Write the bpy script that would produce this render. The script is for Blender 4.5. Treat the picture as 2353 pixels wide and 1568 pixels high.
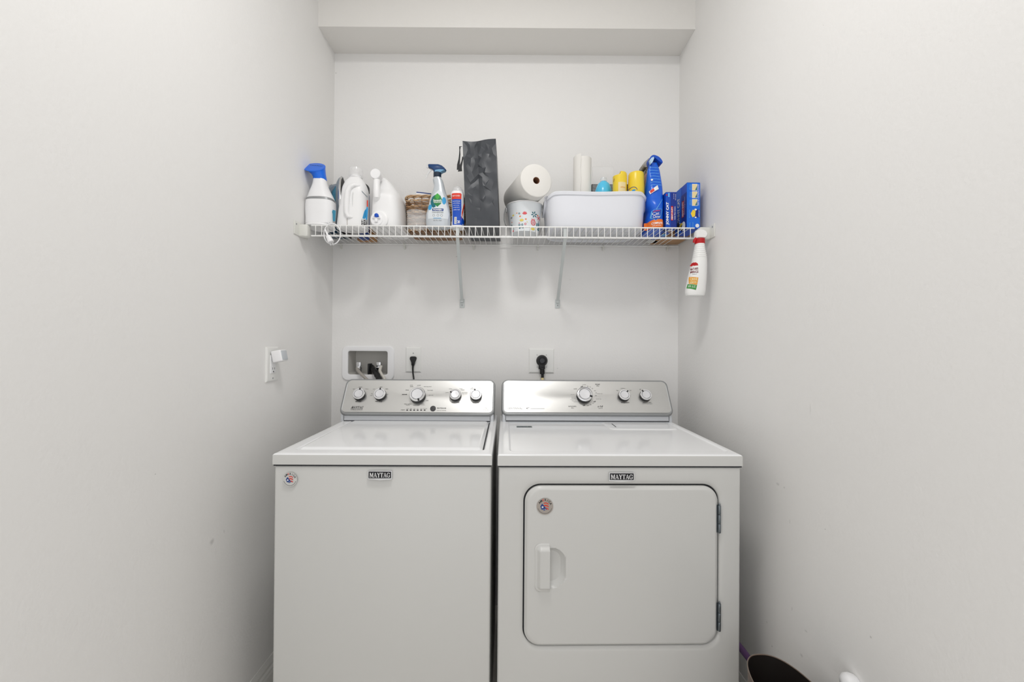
import bpy, bmesh, math, random
from mathutils import Vector, Matrix, noise
random.seed(7)
PI = math.pi
for o in list(bpy.data.objects): bpy.data.objects.remove(o)
SC = bpy.context.scene
COL = SC.collection

# ---------------------------------------------------------------- camera, world, lamps, exposure
FPX, CXP, CYP, ROLL, PITCH, CAMZ = 928.45, 1176.5, 784.0, 0.0073, 0.0051, 1.2826
cam_d = bpy.data.cameras.new('camera'); cam = bpy.data.objects.new('camera', cam_d); COL.objects.link(cam)
cam_d.sensor_width = 36; cam_d.lens = 36 * FPX / 2353; cam_d.clip_start = 0.02
cam.matrix_world = Matrix.Translation((0, 0, CAMZ)) @ Matrix.Rotation(PI/2 + PITCH, 4, 'X') @ Matrix.Rotation(ROLL, 4, 'Z')
SC.camera = cam
w = bpy.data.worlds.new('world'); SC.world = w; w.use_nodes = True
w.node_tree.nodes['Background'].inputs[0].default_value = (0.985, 0.985, 1.0, 1)
w.node_tree.nodes['Background'].inputs[1].default_value = 1.12
SC.view_settings.view_transform = 'Standard'; SC.view_settings.look = 'None'
SC.view_settings.gamma = 1; SC.view_settings.use_curve_mapping = False
SC.view_settings.exposure = 0.0
def area_lamp(name, loc, size, power, col=(1, .985, .968), rot=(0, 0, 0), sy=None):
    l = bpy.data.lights.new(name, 'AREA'); l.energy = power; l.color = col
    l.shape = 'RECTANGLE' if sy else 'DISK'; l.size = size
    if sy: l.size_y = sy
    o = bpy.data.objects.new(name, l); COL.objects.link(o); o.location = loc; o.rotation_euler = rot
    return o
area_lamp('ceiling_lamp', (-0.05, 0.62, 2.98), 0.34, 13.2)

# ---------------------------------------------------------------- helpers
def ray(px, py):
    u, v = (px - CXP), (py - CYP)
    c, s = math.cos(ROLL), math.sin(ROLL)
    u, v = c*u + s*v, -s*u + c*v
    d = Vector((u/FPX, 1, -v/FPX))
    c, s = math.cos(PITCH), math.sin(PITCH)
    return Vector((d.x, c*d.y - s*d.z, s*d.y + c*d.z))
def at(px, py, Y):
    d = ray(px, py); k = Y/d.y
    return Vector((d.x*k, Y, CAMZ + d.z*k))
def hit(px, py, P0, N):
    d = ray(px, py); o = Vector((0, 0, CAMZ)); N = Vector(N)
    return o + d * ((Vector(P0) - o).dot(N) / d.dot(N))
def lin(c):
    return tuple(((x/255)/12.92 if x/255 <= .04045 else ((x/255 + .055)/1.055)**2.4) for x in c)

class MB:
    def __init__(s): s.bm = bmesh.new(); s.uvl = None
    def poly(s, pts):
        vs = [s.bm.verts.new(p) for p in pts]
        try: s.bm.faces.new(vs)
        except Exception: pass
        return s
    def rings(s, rings, cap0=True, cap1=True, closed=True):
        R = [[s.bm.verts.new(p) for p in r] for r in rings]
        for a, b in zip(R, R[1:]):
            n = len(a)
            for i in range(n if closed else n-1):
                j = (i+1) % n
                s.bm.faces.new((a[i], a[j], b[j], b[i]))
        if closed and cap0: s.bm.faces.new(list(reversed(R[0])))
        if closed and cap1: s.bm.faces.new(R[-1])
        return s
    def box(s, x0, x1, y0, y1, z0, z1, bev=0, seg=2, M=None):
        b = bmesh.new(); bmesh.ops.create_cube(b, size=1)
        for v in b.verts:
            v.co = Vector((x0 + (v.co.x+.5)*(x1-x0), y0 + (v.co.y+.5)*(y1-y0), z0 + (v.co.z+.5)*(z1-z0)))
        if bev: bmesh.ops.bevel(b, geom=list(b.edges), offset=bev, segments=seg, profile=.5, affect='EDGES')
        if M is not None: bmesh.ops.transform(b, matrix=M, verts=b.verts)
        s.join(b); return s
    def join(s, b):
        m = bpy.data.meshes.new('tmp'); b.to_mesh(m); b.free(); s.bm.from_mesh(m); bpy.data.meshes.remove(m)
    def tube(s, pts, r, n=8, closed=False, cap=True, flat=None):
        pts = [Vector(p) for p in pts]; N = len(pts)
        rs = r if isinstance(r, (list, tuple)) else [r]*N
        rings = []; up = None
        for i, p in enumerate(pts):
            a = pts[(i-1) % N] if (closed or i > 0) else p
            b = pts[(i+1) % N] if (closed or i < N-1) else p
            t = (b-a).normalized()
            if up is None:
                up = Vector((0, 0, 1)) if abs(t.z) < .9 else Vector((1, 0, 0))
                up = Vector(flat) if flat else up
            sd = t.cross(up).normalized(); up2 = sd.cross(t).normalized(); up = up2
            k = .22 if flat else 1
            rings.append([p + (sd*math.cos(q)*k + up2*math.sin(q))*rs[i] for q in [2*PI*j/n for j in range(n)]])
        if closed: rings.append(None)
        if closed:
            R = [[s.bm.verts.new(p) for p in r_] for r_ in rings[:-1]]
            for i in range(N):
                A, B = R[i], R[(i+1) % N]
                for j in range(n): s.bm.faces.new((A[j], A[(j+1) % n], B[(j+1) % n], B[j]))
        else: s.rings(rings, cap, cap)
        return s
    def lathe(s, prof, c, axis=(0, 0, 1), n=32, cap0=True, cap1=True, ex=1.0):
        ax = Vector(axis).normalized()
        u = ax.orthogonal().normalized() if abs(ax.z) < .99 else Vector((1, 0, 0))
        v = ax.cross(u); c = Vector(c)
        s.rings([[c + ax*h + u*r*math.cos(2*PI*i/n) + v*r*math.sin(2*PI*i/n)*ex for i in range(n)] for r, h in prof], cap0, cap1)
        return s
    def grid(s, f, us, vs):
        R = [[s.bm.verts.new(f(u, v)) for u in us] for v in vs]
        for a, b in zip(R, R[1:]):
            for i in range(len(us)-1): s.bm.faces.new((a[i], a[i+1], b[i+1], b[i]))
        return s
    def slab(s, f, us, vs, back):
        """a height field with side walls down to the flat back given by back(u,v)"""
        s.grid(f, us, vs)
        per = [(u, vs[0]) for u in us] + [(us[-1], v) for v in vs[1:]] + [(u, vs[-1]) for u in reversed(us[:-1])] + [(us[0], v) for v in reversed(vs[1:-1])]
        s.rings([[back(u, v) for u, v in per], [f(u, v) for u, v in per]], True, False)
        return s
    def build(s, name, mat, parent=None, ang=35, origin=None, recalc=True):
        bm = s.bm
        bmesh.ops.remove_doubles(bm, verts=bm.verts, dist=1e-6)
        if recalc: bmesh.ops.recalc_face_normals(bm, faces=bm.faces)
        top = parent
        while top is not None and top.parent: top = top.parent
        if top is not None:
            if not getattr(s, 'local', False):
                bmesh.ops.transform(bm, matrix=top.matrix_basis.inverted(), verts=bm.verts)
            if parent is not top and parent.get('_own'): pass
            loc = None
        else:
            xs = [v.co.x for v in bm.verts]; ys = [v.co.y for v in bm.verts]; zs = [v.co.z for v in bm.verts]
            loc = Vector(origin) if origin else Vector(((min(xs)+max(xs))/2, (min(ys)+max(ys))/2, min(zs)))
            bmesh.ops.translate(bm, verts=bm.verts, vec=-loc)
        me = bpy.data.meshes.new(name); bm.to_mesh(me); bm.free()
        for p in me.polygons: p.use_smooth = True
        me.set_sharp_from_angle(angle=math.radians(ang))
        ms = mat if isinstance(mat, list) else [mat]
        for m in ms: me.materials.append(m)
        o = bpy.data.objects.new(name, me); COL.objects.link(o)
        if loc is not None: o.location = loc
        if parent is not None: o.parent = parent
        return o
def LMB():
    m = MB(); m.local = True; return m

def tag(o, label, cat, group=None, kind=None):
    o['label'] = label; o['category'] = cat
    if group: o['group'] = group
    if kind: o['kind'] = kind
    return o
def thing(name, label, cat, loc, rotz=0, group=None):
    o = bpy.data.objects.new(name, None); COL.objects.link(o); o.empty_display_size = .02
    o.location = loc; o.rotation_euler = (0, 0, rotz)
    o.matrix_basis = Matrix.Translation(loc) @ Matrix.Rotation(rotz, 4, 'Z')
    return tag(o, label, cat, group)
def struct(o): o['kind'] = 'structure'; return o

# superellipse ring in xy, rows of a body: (z, cx, cy, w, d)
def sring(z, cx, cy, w, d, n=2.6, N=40):
    out = []
    for i in range(N):
        t = 2*PI*i/N; c, s_ = math.cos(t), math.sin(t)
        out.append(Vector((cx + w*math.copysign(abs(c)**(2/n), c), cy + d*math.copysign(abs(s_)**(2/n), s_), z)))
    return out
def interp(rows, z):
    if z <= rows[0][0]: return rows[0]
    for a, b in zip(rows, rows[1:]):
        if z <= b[0]:
            k = (z-a[0])/(b[0]-a[0]); return tuple(x+(y-x)*k for x, y in zip(a, b))
    return rows[-1]
def smooth_rows(rows, k=4):
    """Catmull-Rom between rows, sorted by z"""
    rows = sorted(rows); out = []
    for i in range(len(rows)-1):
        p0, p1, p2, p3 = rows[max(i-1, 0)], rows[i], rows[i+1], rows[min(i+2, len(rows)-1)]
        for j in range(k):
            t = j/k
            r = tuple(.5*((2*b)+(c-a)*t+(2*a-5*b+4*c-d)*t*t+(-a+3*b-3*c+d)*t**3) for a, b, c, d in zip(p0, p1, p2, p3))
            z = p1[0]+(p2[0]-p1[0])*t
            out.append((z,)+r[1:])
    out.append(rows[-1]); return out
def rows_px(L, Yc, dep):
    """(py, xl, xr[, depth half]) seen at distance Yc -> body rows"""
    out = []
    for t in L:
        a, b = at(t[1], t[0], Yc), at(t[2], t[0], Yc)
        d = t[3] if len(t) > 3 else dep
        out.append((a.z, (a.x+b.x)/2, Yc, (b.x-a.x)/2, d))
    return sorted(out)
def body(mb, rows, n=2.6, N=40, round_ends=True):
    R = [sring(*r, n=n, N=N) for r in rows]
    if round_ends:
        a = rows[0]; b = rows[-1]
        R = [sring(a[0], a[1], a[2], a[3]*.90, a[4]*.90, n=n, N=N)] + [sring(a[0]+.0035, *a[1:], n=n, N=N)] + R[1:]
        R.append(sring(b[0]+.001, b[1], b[2], b[3]*.8, b[4]*.8, n=n, N=N))
    mb.rings(R); return mb
def front(rows, n=2.6):
    def F(x, z, off=.0006):
        r = interp(rows, z); q = min(.985, abs((x-r[1])/max(r[3], 1e-4)))
        return Vector((x, r[2] - r[4]*(1-q**n)**(1/n) - off, z))
    return F
def rect_px(px0, py0, px1, py1, Y):
    a = at(px0, py1, Y); b = at(px1, py0, Y)
    return a.x, min(a.z, b.z), b.x, max(a.z, b.z)

# ---- lettering and decals: everything below maps (u, v) through a surface function F(u, v, off)
FONT_CACHE = {}
def glyphs(txt, bold=0.0, sp=1.0):
    key = (txt, bold, sp)
    if key in FONT_CACHE: return FONT_CACHE[key]
    c = bpy.data.curves.new('t', 'FONT'); c.body = txt; c.size = 1; c.resolution_u = 2; c.offset = bold; c.space_character = sp
    o = bpy.data.objects.new('t', c); m = bpy.data.meshes.new_from_object(o)
    V = [(v.co.x, v.co.y) for v in m.vertices]; Fc = [list(p.vertices) for p in m.polygons]
    bpy.data.objects.remove(o); bpy.data.meshes.remove(m); bpy.data.curves.remove(c)
    FONT_CACHE[key] = (V, Fc); return V, Fc
SERIF = {  # strokes as quads/polys in a unit cell (w, polys)
 'M': (1.15, [[(0,0),(.34,0),(.34,.07),(.24,.07),(.24,.93),(.34,.93),(.34,1),(0,1),(0,.93),(.1,.93),(.1,.07),(0,.07)], [(.1,1),(.34,1),(.62,.3),(.52,0)], [(.52,0),(.62,.0),(.95,1),(.86,1)], [(.83,0),(1.15,0),(1.15,.07),(1.06,.07),(1.06,.93),(1.15,.93),(1.15,1),(.84,1),(.86,.93),(.88,.07),(.83,.07)]]),
 'A': (.95, [[(.42,1),(.54,1),(.92,.05),(.70,.05)], [(.42,1),(.48,.9),(.18,.05),(.10,.05)], [(.22,.3),(.70,.3),(.70,.38),(.24,.38)], [(0,0),(.3,0),(.3,.07),(0,.07)], [(.6,0),(.98,0),(.98,.07),(.6,.07)]]),
 'Y': (.9, [[(.36,0),(.58,0),(.58,.5),(.36,.5)], [(.06,1),(.28,1),(.58,.45),(.36,.45)], [(.72,1),(.82,1),(.58,.42),(.47,.5)], [(0,.93),(.36,.93),(.36,1),(0,1)], [(.62,.93),(.92,.93),(.92,1),(.62,1)], [(.26,0),(.68,0),(.68,.07),(.26,.07)]]),
 'T': (.85, [[(.32,0),(.54,0),(.54,1),(.32,1)], [(0,.92),(.86,.92),(.86,1),(0,1)], [(0,.74),(.06,.74),(.12,.92),(0,.92)], [(.86,.74),(.80,.74),(.74,.92),(.86,.92)], [(.22,0),(.64,0),(.64,.07),(.22,.07)]]),
 'G': (.95, [])}
def _G():
    P = []
    def a(t, r, k=1): return (.48 + .47*r*k*math.cos(t), .5 + .52*r*math.sin(t))
    T = [math.radians(40+ i*(285/14)) for i in range(15)]
    for t0, t1 in zip(T, T[1:]):
        def inn(t): return .80 if abs(math.sin(t)) > .8 else .62
        P.append([a(t0, 1), a(t1, 1), a(t1, inn(t1)), a(t0, inn(t0))])
    P += [[(.68,.02),(.88,.05),(.88,.45),(.68,.45)], [(.56,.4),(.96,.4),(.96,.47),(.56,.47)], [(.8,.68),(.88,.68),(.88,1),(.82,.95)]]
    return P
SERIF['G'] = (.95, _G())
class Decal:
    def __init__(s, F): s.F = F; s.mb = MB()
    def _add(s, pts, faces, off):
        vs = [s.mb.bm.verts.new(s.F(u, v, off)) for u, v in pts]
        for f in faces:
            try: s.mb.bm.faces.new([vs[i] for i in f])
            except Exception: pass
    def text(s, txt, u0, v0, u1, v1, bold=0.0, rot=0, off=.0007, shear=0, arc=None):
        V, Fc = glyphs(txt, bold)
        if not V: return s
        x0 = min(p[0] for p in V); x1 = max(p[0] for p in V); y0 = min(p[1] for p in V); y1 = max(p[1] for p in V)
        P = []
        for x, y in V:
            a = (x-x0)/(x1-x0); b = (y-y0)/max(y1-y0, 1e-6); a += shear*(b-.5)
            if rot == 90: a, b = 1-b, a       # reads upwards
            P.append((u0+(u1-u0)*a, v0+(v1-v0)*b))
        s._add(P, Fc, off); return s
    def serif(s, txt, u0, v0, u1, v1, off=.0007, shear=0):
        W = sum(SERIF[c][0] for c in txt) + .04*(len(txt)-1); x = 0
        for c in txt:
            wc, ps = SERIF[c]
            for p in ps:
                s._add([(u0+(u1-u0)*(x+a)/W + shear*(b-.5)*(v1-v0), v0+(v1-v0)*b) for a, b in p], [list(range(len(p)))], off)
            x += wc+.04
        return s
    def rect(s, u0, v0, u1, v1, off=.0004, nu=8, nv=8):
        us = [u0+(u1-u0)*i/nu for i in range(nu+1)]; vs = [v0+(v1-v0)*i/nv for i in range(nv+1)]
        s.mb.grid(lambda a, b: s.F(a, b, off), us, vs); return s
    def fan(s, pts, off=.0005, k=3):
        cu = sum(p[0] for p in pts)/len(pts); cv = sum(p[1] for p in pts)/len(pts)
        q = []
        for a, b in zip(pts, list(pts[1:])+[pts[0]]):
            m_ = max(1, int(math.hypot(b[0]-a[0], b[1]-a[1])/.004))
            q += [(a[0]+(b[0]-a[0])*i/m_, a[1]+(b[1]-a[1])*i/m_) for i in range(m_)]
        pts = q; n = len(pts); k = max(k, int(max(math.hypot(a-cu, b-cv) for a, b in pts)/.004)+1) if n > 8 else k
        P = [(cu, cv)]; Fc = []
        for j in range(1, k+1): P += [(cu+(a-cu)*j/k, cv+(b-cv)*j/k) for a, b in pts]
        for i in range(n): Fc.append([0, 1+i, 1+(i+1) % n])
        for j in range(k-1):
            for i in range(n):
                a = 1+j*n+i; b = 1+j*n+(i+1) % n; Fc.append([a, b, b+n, a+n])
        s._add(P, Fc, off); return s
    def disc(s, u, v, ru, rv=None, off=.0005, n=20):
        rv = rv or ru
        return s.fan([(u+ru*math.cos(2*PI*i/n), v+rv*math.sin(2*PI*i/n)) for i in range(n)], off)
    def ring(s, u, v, r, w_, off=.0005, n=24, a0=0, a1=2*PI, ky=1):
        T = [a0+(a1-a0)*i/n for i in range(n+1)]
        P = [(u+r*math.cos(t), v+r*ky*math.sin(t)) for t in T] + [(u+(r-w_)*math.cos(t), v+(r-w_)*ky*math.sin(t)) for t in T]
        s._add(P, [[i, i+1, n+2+i, n+1+i] for i in range(n)], off); return s
    def build(s, name, mat, parent): return s.mb.build(name, mat, parent, recalc=False)

# ---------------------------------------------------------------- materials
def pmat(name, rgb, rough=.5, metal=0, spec=.5, bump=None, var=None, trans=0, alpha=1, ior=1.45, coat=0, aniso=0, tint=None, sss=0):
    m = bpy.data.materials.new(name); m.use_nodes = True; nt = m.node_tree; b = nt.nodes['Principled BSDF']
    c = (*lin(rgb), 1); b.inputs['Base Color'].default_value = c
    b.inputs['Roughness'].default_value = rough; b.inputs['Metallic'].default_value = metal
    b.inputs['Specular IOR Level'].default_value = spec; b.inputs['IOR'].default_value = ior
    b.inputs['Transmission Weight'].default_value = trans; b.inputs['Alpha'].default_value = alpha
    b.inputs['Coat Weight'].default_value = coat; b.inputs['Anisotropic'].default_value = aniso
    tc = nt.nodes.new('ShaderNodeTexCoord')
    if bump or var:
        sc, st = (bump or (1, 0))[:2]; dist = bump[2] if bump and len(bump) > 2 else .001
        stretch = bump[3] if bump and len(bump) > 3 else (1, 1, 1)
        mp = nt.nodes.new('ShaderNodeMapping'); nt.links.new(tc.outputs['Object'], mp.inputs[0]); mp.inputs['Scale'].default_value = stretch
    if bump:
        n = nt.nodes.new('ShaderNodeTexNoise'); n.inputs['Scale'].default_value = sc; n.inputs['Detail'].default_value = 3
        nt.links.new(mp.outputs[0], n.inputs['Vector'])
        bp = nt.nodes.new('ShaderNodeBump'); bp.inputs['Strength'].default_value = st; bp.inputs['Distance'].default_value = dist
        nt.links.new(n.outputs[0], bp.inputs['Height']); nt.links.new(bp.outputs[0], b.inputs['Normal'])
    if var:
        rgb2, sc2 = var
        n2 = nt.nodes.new('ShaderNodeTexNoise'); n2.inputs['Scale'].default_value = sc2; n2.inputs['Detail'].default_value = 4
        nt.links.new(mp.outputs[0], n2.inputs['Vector'])
        mx = nt.nodes.new('ShaderNodeMix'); mx.data_type = 'RGBA'
        mr = nt.nodes.new('ShaderNodeMapRange'); mr.inputs[1].default_value = .35; mr.inputs[2].default_value = .65
        nt.links.new(n2.outputs[0], mr.inputs[0]); nt.links.new(mr.outputs[0], mx.inputs[0])
        mx.inputs[6].default_value = c; mx.inputs[7].default_value = (*lin(rgb2), 1)
        nt.links.new(mx.outputs[2], b.inputs['Base Color'])
    return m
def wall_mat(name, rgb, spots=()):
    """painted drywall with orange-peel relief; spots = scuffs (world position, radius, darkness, stretch)"""
    m = pmat(name, rgb, .55, spec=.25, bump=(125, .42, .0013))
    nt = m.node_tree; b = nt.nodes['Principled BSDF']; geo = nt.nodes.new('ShaderNodeNewGeometry')
    n = nt.nodes.new('ShaderNodeTexNoise'); n.inputs['Scale'].default_value = 60; n.inputs['Detail'].default_value = 3
    nt.links.new(geo.outputs['Position'], n.inputs['Vector'])
    col = None
    rgbn = nt.nodes.new('ShaderNodeRGB'); rgbn.outputs[0].default_value = (*lin(rgb), 1); col = rgbn.outputs[0]
    for P, r, dk, st in spots:
        sub = nt.nodes.new('ShaderNodeVectorMath'); sub.operation = 'SUBTRACT'; nt.links.new(geo.outputs['Position'], sub.inputs[0]); sub.inputs[1].default_value = P
        mul = nt.nodes.new('ShaderNodeVectorMath'); mul.operation = 'MULTIPLY'; nt.links.new(sub.outputs[0], mul.inputs[0]); mul.inputs[1].default_value = st
        ln = nt.nodes.new('ShaderNodeVectorMath'); ln.operation = 'LENGTH'; nt.links.new(mul.outputs[0], ln.inputs[0])
        ad = nt.nodes.new('ShaderNodeMath'); ad.operation = 'MULTIPLY_ADD'; nt.links.new(n.outputs[0], ad.inputs[0]); ad.inputs[1].default_value = r*1.2; nt.links.new(ln.outputs['Value'], ad.inputs[2])
        mr = nt.nodes.new('ShaderNodeMapRange'); mr.inputs[1].default_value = r*.9; mr.inputs[2].default_value = r*1.7; mr.inputs[3].default_value = dk; mr.inputs[4].default_value = 0
        nt.links.new(ad.outputs[0], mr.inputs[0])
        mx = nt.nodes.new('ShaderNodeMix'); mx.data_type = 'RGBA'; nt.links.new(mr.outputs[0], mx.inputs[0]); nt.links.new(col, mx.inputs[6]); mx.inputs[7].default_value = (.10, .095, .09, 1)
        col = mx.outputs[2]
    nt.links.new(col, b.inputs['Base Color'])
    return m
PAINT = (240, 239, 237)
M = dict(
 enamel=pmat('white_enamel', (246, 247, 248), .14, spec=.5, bump=(900, .03, .0002)),  # copy for the tops, whitened to carry the light from above
 enamel_shaded=pmat('white_enamel_shaded', (211, 211, 208), .28, spec=.45, bump=(900, .04, .0002)),  # same white finish, darkened to paint the dimmer light on upright faces
 plastic=pmat('white_plastic', (245, 245, 246), .35),
 trimplastic=pmat('cool_white_plastic', (214, 217, 221), .35),
 steel=pmat('brushed_steel', (205, 205, 203), .30, metal=.85, bump=(6, .12, .0004, (1, 1, 160)), aniso=.4),
 rim=pmat('satin_grey_frame', (158, 160, 161), .34, metal=.5),
 chrome=pmat('chrome', (225, 226, 228), .16, metal=1),
 zinc=pmat('zinc', (120, 128, 134), .3, metal=1),
 satin=pmat('satin_knob_face', (228, 229, 232), .32, metal=.55),
 black=pmat('black_rubber', (22, 22, 24), .45),
 gap=pmat('dark_gap', (38, 40, 44), .6),
 ink=pmat('black_ink', (32, 32, 34), .5),
 greyink=pmat('grey_ink', (105, 105, 104), .5),
 white=pmat('white_ink', (244, 244, 244), .5),
 badge=pmat('black_badge', (14, 15, 22), .25),
 wire=pmat('white_coated_wire', (240, 240, 238), .35),
 bracket=pmat('bracket_white', (226, 226, 220), .45),
 brace=pmat('painted_steel_brace', (205, 210, 209), .4),
 ivory=pmat('ivory_plate', (238, 238, 235), .3),
 hdpe=pmat('milky_hdpe', (245, 245, 245), .38, bump=(40, .08, .001)),
 clear=pmat('clear_plastic', (248, 248, 248), .08, spec=.8, alpha=.17),
 frost=pmat('frosted_plastic', (244, 245, 246), .18, spec=.7, alpha=.42),
 blue=pmat('royal_blue_plastic', (16, 108, 228), .3),
 navy=pmat('navy_plastic', (20, 60, 110), .3),
 teal=pmat('teal_plastic', (60, 140, 170), .2),
 dteal=pmat('dark_teal_plastic', (20, 60, 85), .3),
 red=pmat('red_plastic', (190, 24, 30), .35),
 grey=pmat('grey_plastic', (150, 160, 168), .3, metal=.2),
)
for k, c in dict(g_green=(40, 130, 70), g_leaf=(70, 170, 70), l_blue=(60, 160, 215), l_navy=(25, 60, 130), l_red=(222, 60, 40), l_orange=(240, 125, 50),
                 cat_blue=(14, 108, 222), cat_mid=(12, 78, 190), cat_dark=(12, 46, 140), cat_lt=(110, 185, 235), cream=(240, 220, 165), yellow=(246, 212, 60),
                 l_yellow=(235, 215, 110), coral=(228, 92, 100), l_teal=(20, 105, 120), skin=(196, 140, 125), tabby=(120, 115, 108), l_amber=(235, 165, 60), g_label=(70, 150, 70),
                 tan=(176, 132, 88), sand=(165, 155, 142), pink=(190, 150, 200)).items():
    M[k] = pmat(k + '_print', c, .45)

# ---------------------------------------------------------------- room shell
WL, WR, YB, YS, ZS, ZC, YF = -0.8817, 0.8139, 1.98, 1.8097, 2.7007, 3.05, -.9
def wl_pt(px, py): return hit(px, py, (WL, 0, 0), (1, 0, 0))
def wr_pt(px, py): return hit(px, py, (WR, 0, 0), (1, 0, 0))
m_left = wall_mat('left_wall_paint', PAINT, [(wl_pt(487, 1245), .010, .26, (1, 1, 1)), (wl_pt(515, 1222), .002, .2, (1, 1, .3)), (wl_pt(357, 1090), .002, .5, (1, 1, 1))])
sp = []
for px, py, r, dk, st in [(1787, 1113, .006, .35, (1, .6, 1)), (1802, 1121, .004, .4, (1, 1, 1)), (1896, 1217, .0025, .7, (1, 1, 1)), (1774, 1486, .0022, .9, (1, 1, .6)),
                          (1789, 1497, .0016, .8, (1, 1, 1)), (2001, 1465, .003, .6, (1, 1, 1)), (1762, 1430, .003, .5, (1, 1, .6)), (1842, 1507, .005, .35, (1, .7, 1)),
                          (1862, 940, .002, .3, (1, 1, .1)), (1815, 1200, .002, .3, (1, 1, .2)), (1892, 58, .002, .5, (1, 1, 1)), (1820, 1400, .0012, .6, (1, 1, .15)),
                          (1852, 1451, .003, .35, (1, .4, 1))]:
    sp.append((wr_pt(px, py), r*.85, dk*.6, st))
m_right = wall_mat('right_wall_paint', PAINT, sp)
bp_ = lambda px, py: at(px, py, YB)
m_back = wall_mat('back_wall_paint', PAINT, [(bp_(772, 168), .0025, .6, (1, 1, 1)), (bp_(1050, 590), .004, .4, (.6, 1, 1.6)), (bp_(1281, 847), .003, .35, (1, 1, 1)), (bp_(1310, 643), .002, .3, (1, 1, 1))])
m_ceil = wall_mat('ceiling_paint', (236, 234, 230))
m_trim = pmat('trim_paint', (234, 233, 229), .35)
m_floor = pmat('floor_tile', (236, 232, 226), .4, bump=(30, .1, .001), var=((228, 223, 215), 3))
struct(MB().box(WL-.1, WL, YF-.1, YB+.2, -.05, ZC).build('wall_left', m_left, origin=(0, 0, 0)))
struct(MB().box(WR, WR+.1, YF-.1, YB+.2, -.05, ZC).build('wall_right', m_right, origin=(0, 0, 0)))
struct(MB().box(WL-.1, WR+.1, YF-.1, YB+.2, -.12, 0).build('floor', m_floor, origin=(0, 0, 0)))
struct(MB().box(WL-.1, WR+.1, YF-.1, YB+.2, ZC, ZC+.1).build('ceiling', m_ceil, origin=(0, 0, 0)))
struct(MB().box(WL, WR, YS, YB, ZS, ZC).build('trim_1', m_ceil, origin=(0, 0, 0)))
# back wall with the recess of the washer outlet box
bx0, bz0, bx1, bz1 = rect_px(800, 807, 892, 861, YB)
b = MB(); b.box(WL, bx0, YB, YB+.12, 0, ZC); b.box(bx1, WR, YB, YB+.12, 0, ZC); b.box(bx0, bx1, YB, YB+.12, 0, bz0); b.box(bx0, bx1, YB, YB+.12, bz1, ZC)
struct(b.build('wall_back', m_back, origin=(0, 0, 0)))
def baseboard(name, x, sgn):
    prof = [(0, 0), (.016, 0), (.016, .075), (.013, .082), (.013, .09), (.009, .097), (.009, .108), (.005, .118), (.003, .126), (0, .126)]
    MBb = MB(); MBb.rings([[Vector((x + sgn*a, y, z)) for a, z in prof] for y in (YF, YB)])
    return struct(MBb.build(name, m_trim, ang=20, origin=(0, 0, 0)))
baseboard('baseboard_left', WL, 1); baseboard('baseboard_right', WR, -1)

# ---------------------------------------------------------------- height field helpers for sheet metal
def sd_rr(u, v, u0, v0, u1, v1, r):
    cx, cy = (u0+u1)/2, (v0+v1)/2; hx, hy = (u1-u0)/2-r, (v1-v0)/2-r
    dx, dy = abs(u-cx)-hx, abs(v-cy)-hy
    return math.hypot(max(dx, 0), max(dy, 0)) + min(max(dx, dy), 0) - r
def ss(a, b, x):
    t = max(0, min(1, (x-a)/(b-a))); return t*t*(3-2*t)
def edge_round(u, v, u0, v0, u1, v1, r):
    e = min(u-u0, u1-u, v-v0, v1-v)
    return 0 if e >= r else r - math.sqrt(max(0, r*r-(r-e)**2))
def lspace(a, b, n, dense=(), r=.008, m=5, ends=.006):
    s = set(round(a+(b-a)*i/n, 6) for i in range(n+1))
    for d in dense:
        for i in range(-m, m+1):
            x = d + r*i/m
            if a <= x <= b: s.add(round(x, 6))
    for k in (.0, .03, .12, .3, .6, 1):
        s.add(round(a+ends*k, 6)); s.add(round(b-ends*k, 6))
    return sorted(s)

# ---------------------------------------------------------------- washer and dryer
CON_Y, CON_DEPTH = .504, .66
def machine(name, label, cat, x, y, rot, W, H, HB, group):
    T = thing(name, label, cat, (x, y, 0), rot)
    T.scale = (1, 1, 1)
    return T, T.matrix_basis.copy()
def loc_of(Mx, P): return Mx.inverted() @ P
def cabinet(T, W, HB, y0=.004):
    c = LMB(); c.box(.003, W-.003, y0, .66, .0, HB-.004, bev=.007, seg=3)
    return c.build('cabinet', M['enamel_shaded'], T)

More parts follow.
